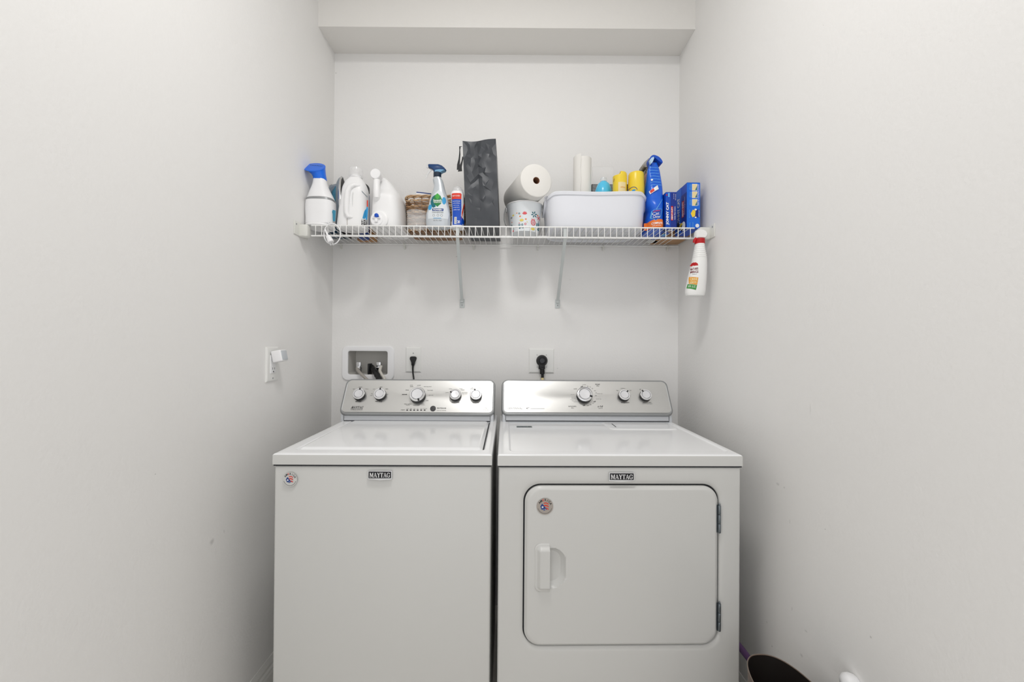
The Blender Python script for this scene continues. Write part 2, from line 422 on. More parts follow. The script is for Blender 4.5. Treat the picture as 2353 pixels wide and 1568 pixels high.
FB, FT = (.492, .988), (.566, 1.112)      # console face bottom / top line in local (y, z)
def console(T, Mx, W, px_l, px_r, steel_only=False):
    """rounded frame, brushed steel panel leaning back, white riser"""
    P0 = Mx @ Vector((0, FB[0], FB[1])); P1 = Mx @ Vector((1, FB[0], FB[1])); P2 = Mx @ Vector((0, FT[0], FT[1]))
    ex = (P1-P0).normalized(); ev = (P2-P0).normalized(); N = ex.cross(ev).normalized()   # N points to the viewer
    if N.y > 0: N = -N
    L = (P2-P0).length
    def uv(px, py):
        P = hit(px, py, P0, N) - P0; return P.dot(ex), P.dot(ev)
    def F(u, v, off=.0005): return P0 + ex*u + ev*v + N*off
    u0 = uv(px_l, 930)[0]; u1 = uv(px_r, 930)[0]
    # frame: rounded plate, thick, with its front rim rolled over
    def rr(u0, v0, u1, v1, r, k=7):
        o = []
        for cx, cy, a in ((u1-r, v1-r, 0), (u0+r, v1-r, PI/2), (u0+r, v0+r, PI), (u1-r, v0+r, 1.5*PI)):
            o += [(cx+r*math.cos(a+PI/2*i/k), cy+r*math.sin(a+PI/2*i/k)) for i in range(k+1)]
        return o
    f = MB(); vb, vt = -.0085, L+.012
    rings = []
    for ins, dep in ((0.002, -.075), (0, -.012), (.0, -.005), (.0015, .0005), (.0045, .003), (.008, .0030), (.0105, .0012)):
        rings.append([F(a, b, dep) for a, b in rr(u0+ins, vb+ins, u1-ins, vt-ins, .026-ins*.6)])
    f.rings(rings)
    fr = f.build('console_frame', M['rim'], T, ang=50)
    p = MB(); pu0, pu1, pv0, pv1 = u0+.0095, u1-.0095, .0035, L+.004
    pr = rr(pu0, pv0, pu1, pv1, .016)
    p.rings([[F(a, b, .0005) for a, b in pr], [F(a, b, .0022) for a, b in pr], [F(a*.999+.0005*(pu0+pu1), b, .0028) for a, b in pr]])
    pan = p.build('control_panel', M['steel'], T, ang=30)
    # white riser and back housing
    r = LMB(); l0 = loc_of(Mx, F(u0, 0, 0)).x; l1 = loc_of(Mx, F(u1, 0, 0)).x
    r.box(l0+.004, l1-.004, .497, .655, .945, .984, bev=.004); r.box(l0+.006, l1-.006, .60, .66, .99, 1.108, bev=.012, seg=3)
    ris = r.build('console_base', M['trimplastic'], T)
    g = LMB()
    for xx in (l0+.017, l1-.019): g.box(xx, xx+.0016, .4962, .4992, .957, .982)
    g.box(l0+.018, l1-.018, .4945, .500, .9535, .9565)
    g.build('seam', M['gap'], ris)
    return dict(F=lambda u, v, off=.0005: F(u, v, off+.0029), uv=uv, N=N, ev=ev, ex=ex, pan=pan, fr=fr)
def knob(T, C, px, py, rpx, ang, big=False):
    """dark barrel, satin ring and face, black pointer"""
    # px,py is where the face centre shows; step back along the normal to the panel
    h = .019 if not big else .023
    P0 = C['F'](0, 0, h); P = hit(px, py, P0, C['N']); base = P - C['N']*h
    r = rpx/928.45*P.y
    N = C['N']
    k = MB(); k.lathe([(r*1.02, 0), (r*1.02, h*.55), (r*1.0, h*.9)], base, N, 36)
    K = k.build('knob', M['black'], T, ang=40)
    k = MB(); k.lathe([(r*1.0, h*.88), (r*1.0, h*.96), (r*.95, h*1.02), (r*.76, h*1.02), (r*.72, h*.94), (r*.72, h*.9)], base, N, 40)
    k.build('knob_ring', M['chrome'], K, ang=40)
    k = MB(); k.lathe([(r*.70, h*.9), (r*.70, h*1.0), (r*.66, h*1.06), (r*.4, h*1.05), (.0005, h*1.03)], base, N, 40)
    k.build('knob_face', M['satin'], K, ang=40)
    d = C['ex']*math.sin(ang) + C['ev']*math.cos(ang); sd = d.cross(N)
    a = base + d*r*.66 + N*h*.98; b2 = base + d*r*1.0 + N*h*.98; wd = r*.11
    k = MB(); k.rings([[a-sd*wd, a+sd*wd, b2+sd*wd, b2-sd*wd], [q+N*.002 for q in (a-sd*wd, a+sd*wd, b2+sd*wd, b2-sd*wd)]])
    k.build('pointer', M['black'], K)
    # dial circle printed on the panel
    return base, r
def words(C, parent, items, mat, name='lettering'):
    for txt, x0, y0, x1, y1, *k in items:   # pixel box, each word its own sub-part
        D = Decal(C['F'])
        a = C['uv'](x0, y1); b2 = C['uv'](x1, y0)
        if txt == '_': D.rect(a[0], a[1], b2[0], b2[1], .0004, 2, 1)
        else: D.text(txt, a[0], a[1], b2[0], b2[1], bold=(k[0] if k else .0), off=.0005)
        D.build('indicator_light' if txt == '_' and y1-y0 > 1 else name, mat, parent)
def badge(T, Mx, px0, py0, px1, py1):
    P0 = Mx @ Vector((0, 0, 0)); ex = (Mx @ Vector((1, 0, 0)) - P0); N = Mx.to_3x3() @ Vector((0, -1, 0))
    def uv(px, py):
        P = hit(px, py, P0, N) - P0; return P.dot(ex), P.z
    def F(u, v, off=.0005): return P0 + ex*u + Vector((0, 0, v)) + N*off
    a = uv(px0, py1); c = uv(px1, py0); u0, v0, u1, v1 = a[0], a[1], c[0], c[1]; um = (u0+u1)/2; hgt = v1-v0
    out = [(u0, v0+.1*hgt), (um, v0-.02*hgt), (u1, v0+.1*hgt), (u1, v1), (um, v1+.02*hgt), (u0, v1)]
    f = MB(); f.rings([[F(x, y, -.001) for x, y in out], [F(x, y, .003) for x, y in out]])
    B = f.build('badge', M['chrome'], T)
    i = .0022; D = Decal(F); D.fan([(u0+i, v0+.2*hgt), (u1-i, v0+.2*hgt), (u1-i, v1-i), (u0+i, v1-i)], .0034, 1)
    D.build('badge_field', M['badge'], B)
    D = Decal(F); D.serif('MAYTAG', u0+.005, v0+.3*hgt, u1-.005, v1-.2*hgt, .0038); D.build('lettering', M['white'], B)
    return F, uv
def sticker(T, F, uv, px, py, rpx, basemat):
    u, v = uv(px, py); r = uv(px+rpx, py)[0]-u
    D = Decal(F); D.disc(u, v, r, off=.0009, n=40); S = D.build('sticker', basemat, T)
    D = Decal(F)   # curved lettering
    wd = 'AMERICA'
    for i, ch in enumerate(wd):
        t = math.radians(150 - i*20 - 5); V, Fc = glyphs(ch, .02)
        x0 = (min(p[0] for p in V)+max(p[0] for p in V))/2
        D2 = D if ch != 'E' else None
        P = []
        for x, y in V:
            lx, ly = (x-x0)*r*.36, r*.66 + y*r*.36
            P.append((u + lx*math.sin(t) + ly*math.cos(t), v - lx*math.cos(t) + ly*math.sin(t)))
        if D2: D2._add(P, Fc, .0013)
        else:
            De = Decal(F); De._add(P, Fc, .0013); De.build('letter', M['l_red'], S)
    D.build('lettering', M['ink'], S)
    D = Decal(F); D.ring(u, v, r*.88, r*.05, .0012, a0=math.radians(195), a1=math.radians(345)); D.build('tagline', M['greyink'], S)
    D = Decal(F)
    for k_, (ya, yb) in enumerate(((.42, .30), (.14, -.02), (-.2, -.34))):
        D._add([(u-.25*r+.6*r*i/6+.1*r, v+r*(ya+.10*math.sin(PI*i/6)-.10*i/6)) for i in range(7)] + [(u-.25*r+.6*r*i/6+.1*r, v+r*(yb+.10*math.sin(PI*i/6)-.10*i/6)) for i in range(7)], [[i, i+1, 8+i, 7+i] for i in range(6)], .0013)
    D.build('stripes', M['l_red'], S)
    D = Decal(F); D.fan([(u-.34*r, v+.34*r), (u-.12*r, v+.1*r), (u+.22*r, v-.36*r), (u-.1*r, v-.5*r), (u-.42*r, v-.34*r), (u-.55*r, v)], .0014, 1); D.build('star_field', M['l_navy'], S)
    D = Decal(F)
    for cx, cy, q in ((-.28, -.08, .17), (.02, -.34, .08), (-.2, -.38, .06)):
        D.fan([(u+r*(cx+q*(1 if i % 2 == 0 else .42)*math.sin(PI*i/5)), v+r*(cy+q*(1 if i % 2 == 0 else .42)*math.cos(PI*i/5))) for i in range(10)], .0017, 1)
    D.build('stars', M['white'], S)

# ---- washer
WX, WY, WROT, WW, WH, WHB = -.6975, 1.1829, .0117, .6413, .9539, .9222
T, Mx = machine('washing_machine', 'white top-loading washing machine, left of the pair, with smooth door-less front', 'washing machine', WX, WY, WROT, WW, WH, WHB, None)
cabinet(T, WW, WHB)
def deck(T, W, H, HB, hf, us, vs, mat=None):
    d = LMB()
    f = lambda u, v: Vector((u, v, H - edge_round(u, v, 0, 0, W, .66, .006) + hf(u, v)))
    d.slab(f, us, vs, lambda u, v: Vector((u, v, HB)))
    o = d.build('top_deck', [M['enamel'], M['enamel_shaded']], T, ang=50)
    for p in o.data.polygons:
        if p.normal.y < -.9: p.material_index = 1      # apron takes the darker copy too: its shade is put into the colour
    return o
P = loc_of(Mx, hit(681, 1033, (0, 0, WH), (0, 0, 1))); Q = loc_of(Mx, hit(1105, 1034, (0, 0, WH), (0, 0, 1)))
LX0, LX1, LY0 = P.x+.002, Q.x+.004, Q.y
LY1 = .497
def hf_w(u, v): return -.006*(1-ss(-.002, .004, sd_rr(u, v, LX0-.004, LY0-.004, LX1+.005, .52, .012)))
deck(T, WW, WH, WHB, hf_w, lspace(0, WW, 40, (LX0-.004, LX1+.005), .006), lspace(0, .66, 30, (LY0-.004,), .006))
ld = LMB()
def lf(u, v):
    e = sd_rr(u, v, LX0, LY0, LX1, LY1, .012)
    return Vector((u, v, WH + .0035 - .0075*ss(-.010, 0, e) - .0018*ss(-.045, -.02, e)*0 + .0025*math.sin(PI*(v-LY0)/(LY1-LY0))))
ld.slab(lf, lspace(LX0, LX1, 40, (), ends=.012), lspace(LY0, LY1, 24, (), ends=.012), lambda u, v: Vector((u, v, WH-.006)))
ld.build('lid', M['enamel'], T, ang=50)
g = LMB(); g.box(LX1+.0005, LX1+.004, LY0+.02, LY1-.004, WH-.0058, WH-.0045); g.box(.002, WW-.002, .0015, .2, WHB-.0042, WHB); g.build('seam', M['gap'], T)
C = console(T, Mx, WW, 783.5, 1137)
for px, py, rp, a in ((823.8, 904.5, 13.6, .1), (871.8, 904.5, 13.6, 0), (958.3, 905.5, 18, 2.8), (1045.8, 906, 13.4, -1.1), (1093.5, 906, 13.4, -.25)):
    knob(T, C, px, py, rp, a, rp > 15)
words(C, C['pan'], [('soil level', 817, 921.5, 831, 925), ('wash temp', 862, 921.5, 879, 925.5), ('normal', 825, 889, 833, 891.5), ('light', 811, 894, 817, 896), ('heavy', 840, 894, 847, 896),
  ('warm', 873, 889.5, 879, 891.5), ('cool', 857, 894, 862, 896), ('warm', 886, 894, 892, 896), ('hot', 889, 906, 893, 908), ('tap', 853, 905, 857, 907), ('cold', 851, 908.5, 856, 910.5),
  ('quick', 942, 885, 949, 887.5), ('wash', 942, 888, 950, 890.5), ('normal', 959, 885, 967, 887.5), ('delicate', 932, 896, 940, 898.5), ('extra large items', 974, 888.5, 992, 891),
  ('hand wash', 982, 896.5, 995, 899), ('+ spin only', 983, 908, 996, 910.5), ('soak', 979, 920, 985, 922.5), ('clean washer', 929, 928, 946, 930.5), ('with affresh', 933, 931, 942, 933), ('drain & spin', 950, 931, 965, 933.5), ('rinse', 969, 928, 975, 930), ('& spin', 969, 931, 977, 933),
  ('sensing', 934, 939, 940, 941), ('wash', 942, 939, 947, 941), ('rinse', 950, 939, 955, 941), ('spin', 958, 939, 962, 941), ('done', 966, 939, 971, 941), ('lid lock', 973, 939, 982, 941), ('progress', 921.5, 942, 931, 945),
  ('hold to cancel', 1004, 943, 1025, 945), ('medium', 1032, 893.5, 1039, 895.5), ('small', 1024, 902, 1031, 904), ('large', 1056, 893.5, 1063, 895.5), ('super', 1059, 896.5, 1068, 898.5), ('auto sensing', 1062, 902, 1074, 904), ('deep water', 1062, 905, 1074, 907),
  ('fabric', 1084, 891, 1089, 893), ('softener', 1081, 893.5, 1090, 895.5), ('extra', 1100, 891, 1106, 893), ('rinse option', 1100, 893.5, 1114, 895.5), ('load size', 1038, 924, 1056, 927, .01), ('fabric rinse', 1086, 924.5, 1101, 927.5, .01), ('7 cu ft', 1111, 942, 1122, 944)], M['greyink'])
words(C, C['pan'], [('start/pause', 1004, 937, 1025.5, 941, .012), ('powerwash', 924, 906, 936, 909.5, .03), ('soil level', 817, 921.5, 831, 925, .01), ('wash temp', 862, 921.5, 879, 925.5, .01), ('COMMERCIAL TECHNOLOGY', 806, 941.5, 834, 943.5, .0), ('hp', 1114.5, 937, 1119, 941)]
      + [('_', 933.8+i*8, 942.4, 938.2+i*8, 944.6) for i in range(6)], M['ink'])
D = Decal(C['F']); a = C['uv'](807.5, 940.2); c2 = C['uv'](835.4, 934.6); D.serif('MAYTAG', a[0], a[1], c2[0], c2[1], .0006, shear=.35); D.build('wordmark', M['ink'], C['pan'])
k = MB(); bc = C['F'](*C['uv'](995.3, 940), 0); k.lathe([(.0118, 0), (.0118, .002), (.0105, .0035), (.001, .0042)], bc, C['N'], 28); k.build('start_button', pmat('dark_grey_button', (70, 70, 72), .25), T)
F, uv = badge(T, Mx, 846, 1082, 901, 1103)
sticker(T, F, uv, 666.5, 1102, 16.5, pmat('clear_sticker', (207, 207, 204), .25))
k = LMB()
for xx in (.05, WW-.05):
    for yy in (.06, .60): k.lathe([(.02, 0), (.02, .004), (.012, .006), (.012, .01)], (xx, yy, 0), n=16)

# ---- dryer
DX, DY, DROT, DW, DH, DHB = -.0401, 1.2034, .018, .7366, .9505, .917
T, Mx = machine('clothes_dryer', 'white front-loading dryer, right of the pair, with rounded door and recessed pull', 'dryer', DX, DY, DROT, DW, DH, DHB, None)
N = Mx.to_3x3() @ Vector((0, -1, 0))
def fl(px, py):
    P = loc_of(Mx, hit(px, py, (DX, DY, 0), N)); return P.x, P.z
gu0, gv0 = fl(1200.5, 1491); gu1, gv1 = fl(1656.5, 1115)
R_ = .052
def rrl(u0, v0, u1, v1, r, k=10):
    o = []
    for cx, cy, a in ((u1-r, v1-r, 0), (u0+r, v1-r, PI/2), (u0+r, v0+r, PI), (u1-r, v0+r, 1.5*PI)):
        o += [(cx+r*math.cos(a+PI/2*i/k), cy+r*math.sin(a+PI/2*i/k)) for i in range(k+1)]
    return o
def rect_match(u0, v0, u1, v1, base, k=10):
    o = []
    for c in range(4):
        for i in range(k+1):
            x, y = base[c*(k+1)+i]
            X, Y_ = (u1 if c in (0, 3) else u0), (v1 if c in (0, 1) else v0)
            first = i < k/2; mid = i == k//2
            if mid: o.append((X, Y_))
            elif (first and c in (0, 2)) or (not first and c in (1, 3)): o.append((X, y))
            else: o.append((x, Y_))
    return o
f = LMB(); base = rrl(gu0, gv0, gu1, gv1, R_)
U0, V0, U1, V1 = .003, 0, DW-.003, DHB-.004
rg = [[Vector((a, .66, b2)) for a, b2 in rect_match(U0, V0, U1, V1, base)]]
for q in (90, 67, 45, 22, 0):
    t = math.radians(q); i_ = .007*(1-math.sin(t)); d_ = .004+.007*(1-math.cos(t))
    rg.append([Vector((a, d_, b2)) for a, b2 in rect_match(U0+i_, V0+i_, U1-i_, V1-i_, base)])
for off, dep in ((.014, .004), (.010, .0045), (.005, .006), (.0015, .0082), (0, .0098), (-.0005, .017), (-.0145, .0175)):
    rg.append([Vector((a, dep, b2)) for a, b2 in rrl(gu0-off, gv0-off, gu1+off, gv1+off, R_+off)])
f.rings(rg); f.build('cabinet', M['enamel_shaded'], T, ang=40)
# the door: rounded slab, scoop and raised grip
du0, dv0, du1, dv1 = gu0+.0048, gv0+.0032, gu1-.0052, gv1-.0055
hx0, hz0 = fl(1227, 1362); hx1, hz1 = fl(1263, 1249); sx1, sz0 = fl(1300, 1353); _, sz1 = fl(1300, 1260)
def dh(u, v):
    e = sd_rr(u, v, du0, dv0, du1, dv1, R_-.004)
    h = .0035 - .009*ss(-.011, .0, e)**1.5
    # scoop to the right of the grip, rounded on its right side
    k = sd_rr(u, v, hx1-.05, sz0, sx1, sz1, .044)
    if u > hx1-.0008: h -= .022*min(1, max(0, -k/.026))**.62
    return h
def dfc(u, v):
    e = sd_rr(u, v, du0, dv0, du1, dv1, R_-.004)
    if e > 0:   # pull outside points to the rounded outline
        cx, cy = (du0+du1)/2, (dv0+dv1)/2
        hx, hy = (du1-du0)/2-(R_-.004), (dv1-dv0)/2-(R_-.004)
        ax, ay = u-cx, v-cy; qx, qy = max(min(ax, hx), -hx), max(min(ay, hy), -hy); L = math.hypot(ax-qx, ay-qy); r = R_-.004
        u, v = cx+qx+(ax-qx)/L*r, cy+qy+(ay-qy)/L*r
    return u, v, dh(u, v)
d = LMB()
us = lspace(du0, du1, 90, (hx1+.001,), .004, 5, .011); vs = lspace(dv0, dv1, 90, (), .004, 5, .011)
us = sorted(set(us + [round(hx1-.0009, 6), round(hx1-.0007, 6)] + [round(hx1+.045*i/18, 6) for i in range(19)])); vs = sorted(set(vs + [round(sz0+(sz1-sz0)*i/50, 6) for i in range(51)]))
def dP(u, v):
    a, b2, h = dfc(u, v); return Vector((a, .004-h, b2))
d.slab(dP, us, vs, lambda u, v: Vector((dfc(u, v)[0], .0155, dfc(u, v)[1])))
door = d.build('door', M['enamel_shaded'], T, ang=40)
h = LMB()
def hfn(u, v):
    e = sd_rr(u, v, hx0, hz0, hx1+.06, hz1, .020)
    e = max(e, u-hx1)
    k = sd_rr(u, v, hx0+.001, hz0+.001, hx1+.08, hz1-.001, .020)
    ht = .0025*ss(0, -.003, k) + .011*ss(-.006, -.018, k)
    return ht
us2 = [hx0+(hx1-hx0)*i/40 for i in range(41)]; vs2 = [hz0+(hz1-hz0)*i/90 for i in range(91)]
def clampo(u, v):
    r = .020
    if u < hx0+r and (v < hz0+r or v > hz1-r):
        cx, cy = hx0+r, (hz0+r if v < hz0+r else hz1-r); L = math.hypot(u-cx, v-cy)
        if L > r: u, v = cx+(u-cx)/L*r, cy+(v-cy)/L*r
    return u, v
def hP(u, v):
    a, b2 = clampo(u, v); return Vector((a, .0005-hfn(a, b2), b2))
h.slab(hP, us2, vs2, lambda u, v: Vector((clampo(u, v)[0], .0028, clampo(u, v)[1])))
h.build('handle', M['enamel_shaded'], door, ang=50)
g = LMB(); us3 = [gu0+(gu1-gu0)*i/40 for i in range(41)]
A = rrl(gu0-.001, gv0-.001, gu1+.001, gv1+.001, R_); B = rrl(gu0+.014, gv0+.014, gu1-.014, gv1-.014, R_-.014)
g.rings([[Vector((a, .0165, b2)) for a, b2 in rrl(gu0+.0003, gv0+.0003, gu1-.0003, gv1-.0003, R_)], [Vector((a, .0165, b2)) for a, b2 in B]], False, False)
g.box(.002, DW-.002, .0015, .2, DHB-.0042, DHB); g.build('seam', M['gap'], T)
for y0, y1 in ((1226, 1162), (1452, 1388)):
    xa, za = fl(1653.3, y0); xb, zb = fl(1653.3, y1); h = LMB(); n = 3
    for i in range(n):
        q0 = za+(zb-za)*i/n+.0006; q1 = za+(zb-za)*(i+1)/n-.0006
        h.lathe([(.0036, 0), (.0042, .001), (.0042, q1-q0-.001), (.0036, q1-q0)], (xa, .001, q0), n=14)
    h.lathe([(.0026, 0), (.0026, zb-za+.004), (.001, zb-za+.006)], (xa, .001, za), n=12)
    h.box(xa-.006, xa, .004, .006, za, zb)
    h.build('hinge', M['zinc'], T)
# the deck with its shallow tray and the filter cover at the back right
def dl(px, py):
    P = loc_of(Mx, hit(px, py, (0, 0, DH), (0, 0, 1))); return P.x, P.y
tx0 = dl(1170, 1020)[0]; ty0 = dl(1200, 1038)[1]; rx, ry = dl(1402, 986)
def hf_d(u, v):
    k = sd_rr(u, v, tx0, ty0, DW-.018, .62, .02)
    h = -.004*(1-ss(-.005, .001, k))
    q = sd_rr(u, v, rx, ry, DW-.03, .64, .025)
    return h + .0035*ss(.001, -.008, q)
deck(T, DW, DH, DHB, hf_d, lspace(0, DW, 70, (tx0, rx, DW-.018, DW-.03), .009), lspace(0, .66, 60, (ty0, ry), .009))
D = Decal(lambda u, v, o: Mx @ Vector((u, v, DH-.0038+o)))
a = dl(1187, 980.5); c2 = dl(1222, 977.5); D.rect(a[0], a[1], c2[0], c2[1], .0006); D.build('warning_label', pmat('grey_label', (135, 145, 147), .4), T)
D = Decal(lambda u, v, o: Mx @ Vector((u, v, DH-.0038+o))); D.text('CAUTION HOT VENT', a[0]+.003, a[1]+.004, c2[0]-.003, c2[1]-.004, .02, off=.0009); D.build('lettering', M['ink'], T)
a = dl(1406, 974.5); c2 = dl(1413, 981.5)
k = LMB(); k.tube([Vector((a[0], a[1], DH+.0002)), Vector((c2[0]+.004, c2[1], DH+.0002))], .0011, 6); k.build('lint_screen_seam', M['gap'], T)
C = console(T, Mx, DW, 1152.5, 1543.5)
for px, py, rp, a in ((1344, 905.5, 18, 1.95), (1435.5, 907, 13.2, .75), (1485, 907, 13.2, -.65)):
    knob(T, C, px, py, rp, a, rp > 15)
words(C, C['pan'], [('normal', 1318, 893, 1325, 896), ('very dry', 1311, 907, 1320, 909), ('more dry', 1313, 912.5, 1323, 914.5), ('energy', 1313, 915.5, 1323, 917.5), ('preferred', 1311, 918, 1324, 920), ('less dry', 1314, 921, 1324, 923), ('damp dry', 1318, 923.8, 1327, 925.6),
  ('wrinkle', 1338, 884, 1346, 886), ('80', 1349, 888, 1351.5, 890), ('70', 1354.5, 889.5, 1357, 891.5), ('60', 1359.5, 893, 1362, 895), ('50', 1365, 898, 1368, 900), ('heavy dry', 1372, 905, 1384, 907), ('40', 1368, 903, 1370.5, 905), ('20', 1367, 909, 1371, 911), ('touch up', 1369, 917, 1381, 919),
  ('cool', 1375, 938, 1384, 940), ('30', 1355, 930, 1358.5, 932), ('20', 1348, 932, 1353, 934), ('10', 1361, 927, 1364, 929), ('medium', 1426, 892.5, 1436, 894.5), ('low', 1416, 897, 1420.5, 899.5), ('high', 1446, 897, 1450, 899.5), ('off', 1469, 894.5, 1472, 897),
  ('_', 1219, 939.7, 1251, 940.1), ('end of cycle signal', 1476, 928.2, 1498, 930.3)], M['greyink'])
words(C, C['pan'], [('timed', 1367.5, 882.5, 1377.5, 885.5, .01), ('dry', 1370.5, 886.5, 1376.5, 889.5, .01), ('automatic', 1306, 933, 1324, 936), ('dry', 1312.5, 937, 1318, 940.5), ('air fluff', 1373, 933, 1385, 937), ('off', 1334, 888, 1339, 891, .02), ('off', 1363, 922.5, 1368.5, 925.5, .02), ('off', 1339, 931, 1344, 934, .02),
  ('temperature', 1427, 925, 1445.5, 928, .01), ('push to start', 1477, 924.8, 1496, 927.6, .01), ('CENTENNIAL', 1167, 937.4, 1200, 941, .0), ('MCT', 1209.5, 937.6, 1216, 940.8, .01)], M['ink'])
F, uv = badge(T, Mx, 1399, 1086, 1457, 1107)
sticker(T, F, uv, 1252, 1164, 19, pmat('silver_sticker', (168, 160, 152), .3, metal=.3))

# ---------------------------------------------------------------- wire shelf
ZD, ZL, YSH, YBK = 1.7639, 1.7208, 1.6708, 1.966
DZ = ZD + .0032                       # things stand on this level
S = thing('wire_shelf', 'white wire shelf spanning the alcove above the two machines', 'shelf', (0, 1.82, ZL))
XL, XR = WL+.048, WR-.062
def rail(name, y, z, r, x0=XL, x1=XR): MB().tube([(x0, y, z), (x1, y, z)], r, 10).build(name, M['wire'], S)
rail('front_rail', YSH, ZD, .0030); rail('lower_rail', YSH, ZL, .0032)
rail('back_rail', YBK, ZD-.004, .0030, WL+.012, WR-.008); rail('middle_rail', 1.80, ZD-.0045, .0026, WL+.012, WR-.008)
first = None
x = at(726, 530, YSH).x
while x < XR-.004:
    if first is None:
        m = MB(); m.tube([(x, YSH-.003, ZL-.001), (x, YSH-.003, ZD-.004), (x, YSH-.001, ZD+.0012), (x, YSH+.006, ZD+.0015), (x, YBK+.004, ZD+.0015)], .0016, 6)
        first = m.build('cross_wire', M['wire'], S); X0 = x
    else:
        c = first.copy(); COL.objects.link(c); c.parent = S; c.location = (x-X0, 0, 0)
    x += .0254
XLAST = x
# end brackets on the side walls
def end_bracket(side):
    if side < 0: x0, x1, lab = WL, WL+.043, 'white plastic end bracket carrying the left end of the wire shelf'
    else: x0, x1, lab = WR-.052, WR, 'white plastic end bracket carrying the right end of the wire shelf'
    T = thing('shelf_end_bracket', lab, 'bracket', ((x0+x1)/2, 1.68, ZL-.006), 0, 'shelf end brackets')
    m = MB(); m.box(x0+(0 if side < 0 else .006), x1-(.006 if side < 0 else 0), 1.657, 1.69, ZL-.006, ZD+.002, bev=.006, seg=3); m.build('socket', M['bracket'], T)
    wx = (WL, WL+.004) if side < 0 else (WR-.004, WR)
    m = MB(); m.box(wx[0], wx[1], 1.622, 1.73, ZL-.004, ZD+.008, bev=.0015, seg=2); m.build('wall_plate', M['bracket'], T)
    xs = WL+.004 if side < 0 else WR-.004
    m = MB(); m.lathe([(.0035, 0), (.0032, .0015), (.001, .0022)], (xs, 1.636, ZD-.004), (-side, 0, 0), 14); m.build('screw', M['rim'], T)
end_bracket(-1); end_bracket(1)
# diagonal braces
for (tx, ty), (bx, by), lab in (((1051, 530), (1062, 698), 'left of the two white diagonal braces holding up the wire shelf'), ((1299, 548), (1281, 699), 'right of the two white diagonal braces holding up the wire shelf')):
    a = at(tx, ty, YSH); a.z = ZL+.012; c = at(bx, by, YB); T = thing('shelf_brace', lab, 'brace', (c.x, YB-.004, c.z-.02), 0, 'diagonal shelf braces')
    p0 = Vector((a.x, YSH+.002, ZD-.004)); p1 = Vector((a.x, YSH+.006, ZL-.006)); p2 = Vector((c.x, YB-.012, c.z+.012))
    m = MB(); wd = .0068
    pts = [p0, p1, p1.lerp(p2, .5), p2]
    rings = []
    for p in pts: rings.append([p+Vector((-wd, 0, 0)), p+Vector((wd, 0, 0)), p+Vector((wd, .007, .003)), p+Vector((wd-.002, .007, .003)), p+Vector((wd-.002, .0015, .0006)), p+Vector((-wd+.002, .0015, .0006)), p+Vector((-wd+.002, .007, .003)), p+Vector((-wd, .007, .003))])
    m.rings(rings); m.build('strut', M['brace'], T)
    m = MB(); m.box(c.x-.012, c.x+.012, YB-.004, YB, c.z-.021, c.z+.022, bev=.0015); m.box(c.x-.008, c.x+.008, YB-.014, YB-.001, c.z+.004, c.z+.02, bev=.003); m.build('foot_plate', M['brace'], T)
    m = MB(); m.lathe([(.0032, 0), (.003, .0014), (.001, .002)], (c.x, YB-.004, c.z-.008), (0, -1, 0), 14); m.build('screw', M['rim'], T)
# wall clips
for i, px in enumerate((783, 929.5, 1089, 1236, 1386, 1534)):
    c = at(px, 566, YB-.012); T = None
    m = MB(); m.box(c.x-.0035, c.x+.0035, YB-.014, YB, ZD-.026, ZD-.009, bev=.0015)
    m.lathe([(.0055, 0), (.0055, .007)], (c.x-.0035, YBK, ZD-.0048), (1, 0, 0), 14)
    o = m.build('wall_clip', M['bracket']); nth = ('first', 'second', 'third', 'fourth', 'fifth', 'last')[i]
    tag(o, 'small white clip gripping the back rail of the shelf, %s from the left' % nth, 'clip', 'clips under the back rail of the shelf')

# ---------------------------------------------------------------- things on the shelf, left to right
def bodypart(name, mat, parent, rows, n=2.6, N=40, k=4, ends=True, ang=50):
    R = smooth_rows(rows, k) if k > 1 else sorted(rows)
    m = MB(); body(m, R, n, N, ends); return m.build(name, mat, parent, ang=ang), R
# garment steamer
Y = 1.728
c = at(737, 520, Y)
T = thing('garment_steamer', 'white handheld garment steamer with blue head standing beside the left wall', 'steamer', (c.x, Y, DZ))
hb = [(503, 706.5, 768, .045), (490, 706, 769, .046), (475, 706, 769, .046), (465, 707, 768.5, .046)]
rows = rows_px(hb, Y, .04); rows = [(DZ+.012, *rows[0][1:])] + rows
bodypart('water_tank', M['plastic'], T, rows, 3.0)
rows = rows_px([(461, 708, 767.5, .045), (450, 711.5, 763, .042), (438, 716, 757, .036), (426, 720, 752, .030), (414, 721.5, 749.5, .025)], Y, .04)
bodypart('body', M['plastic'], T, rows, 2.4)
rows = rows_px([(466.5, 707, 769, .0465), (460.5, 707.5, 768, .0465)], Y, .04); bodypart('band', M['rim'], T, rows, 2.8, k=1)
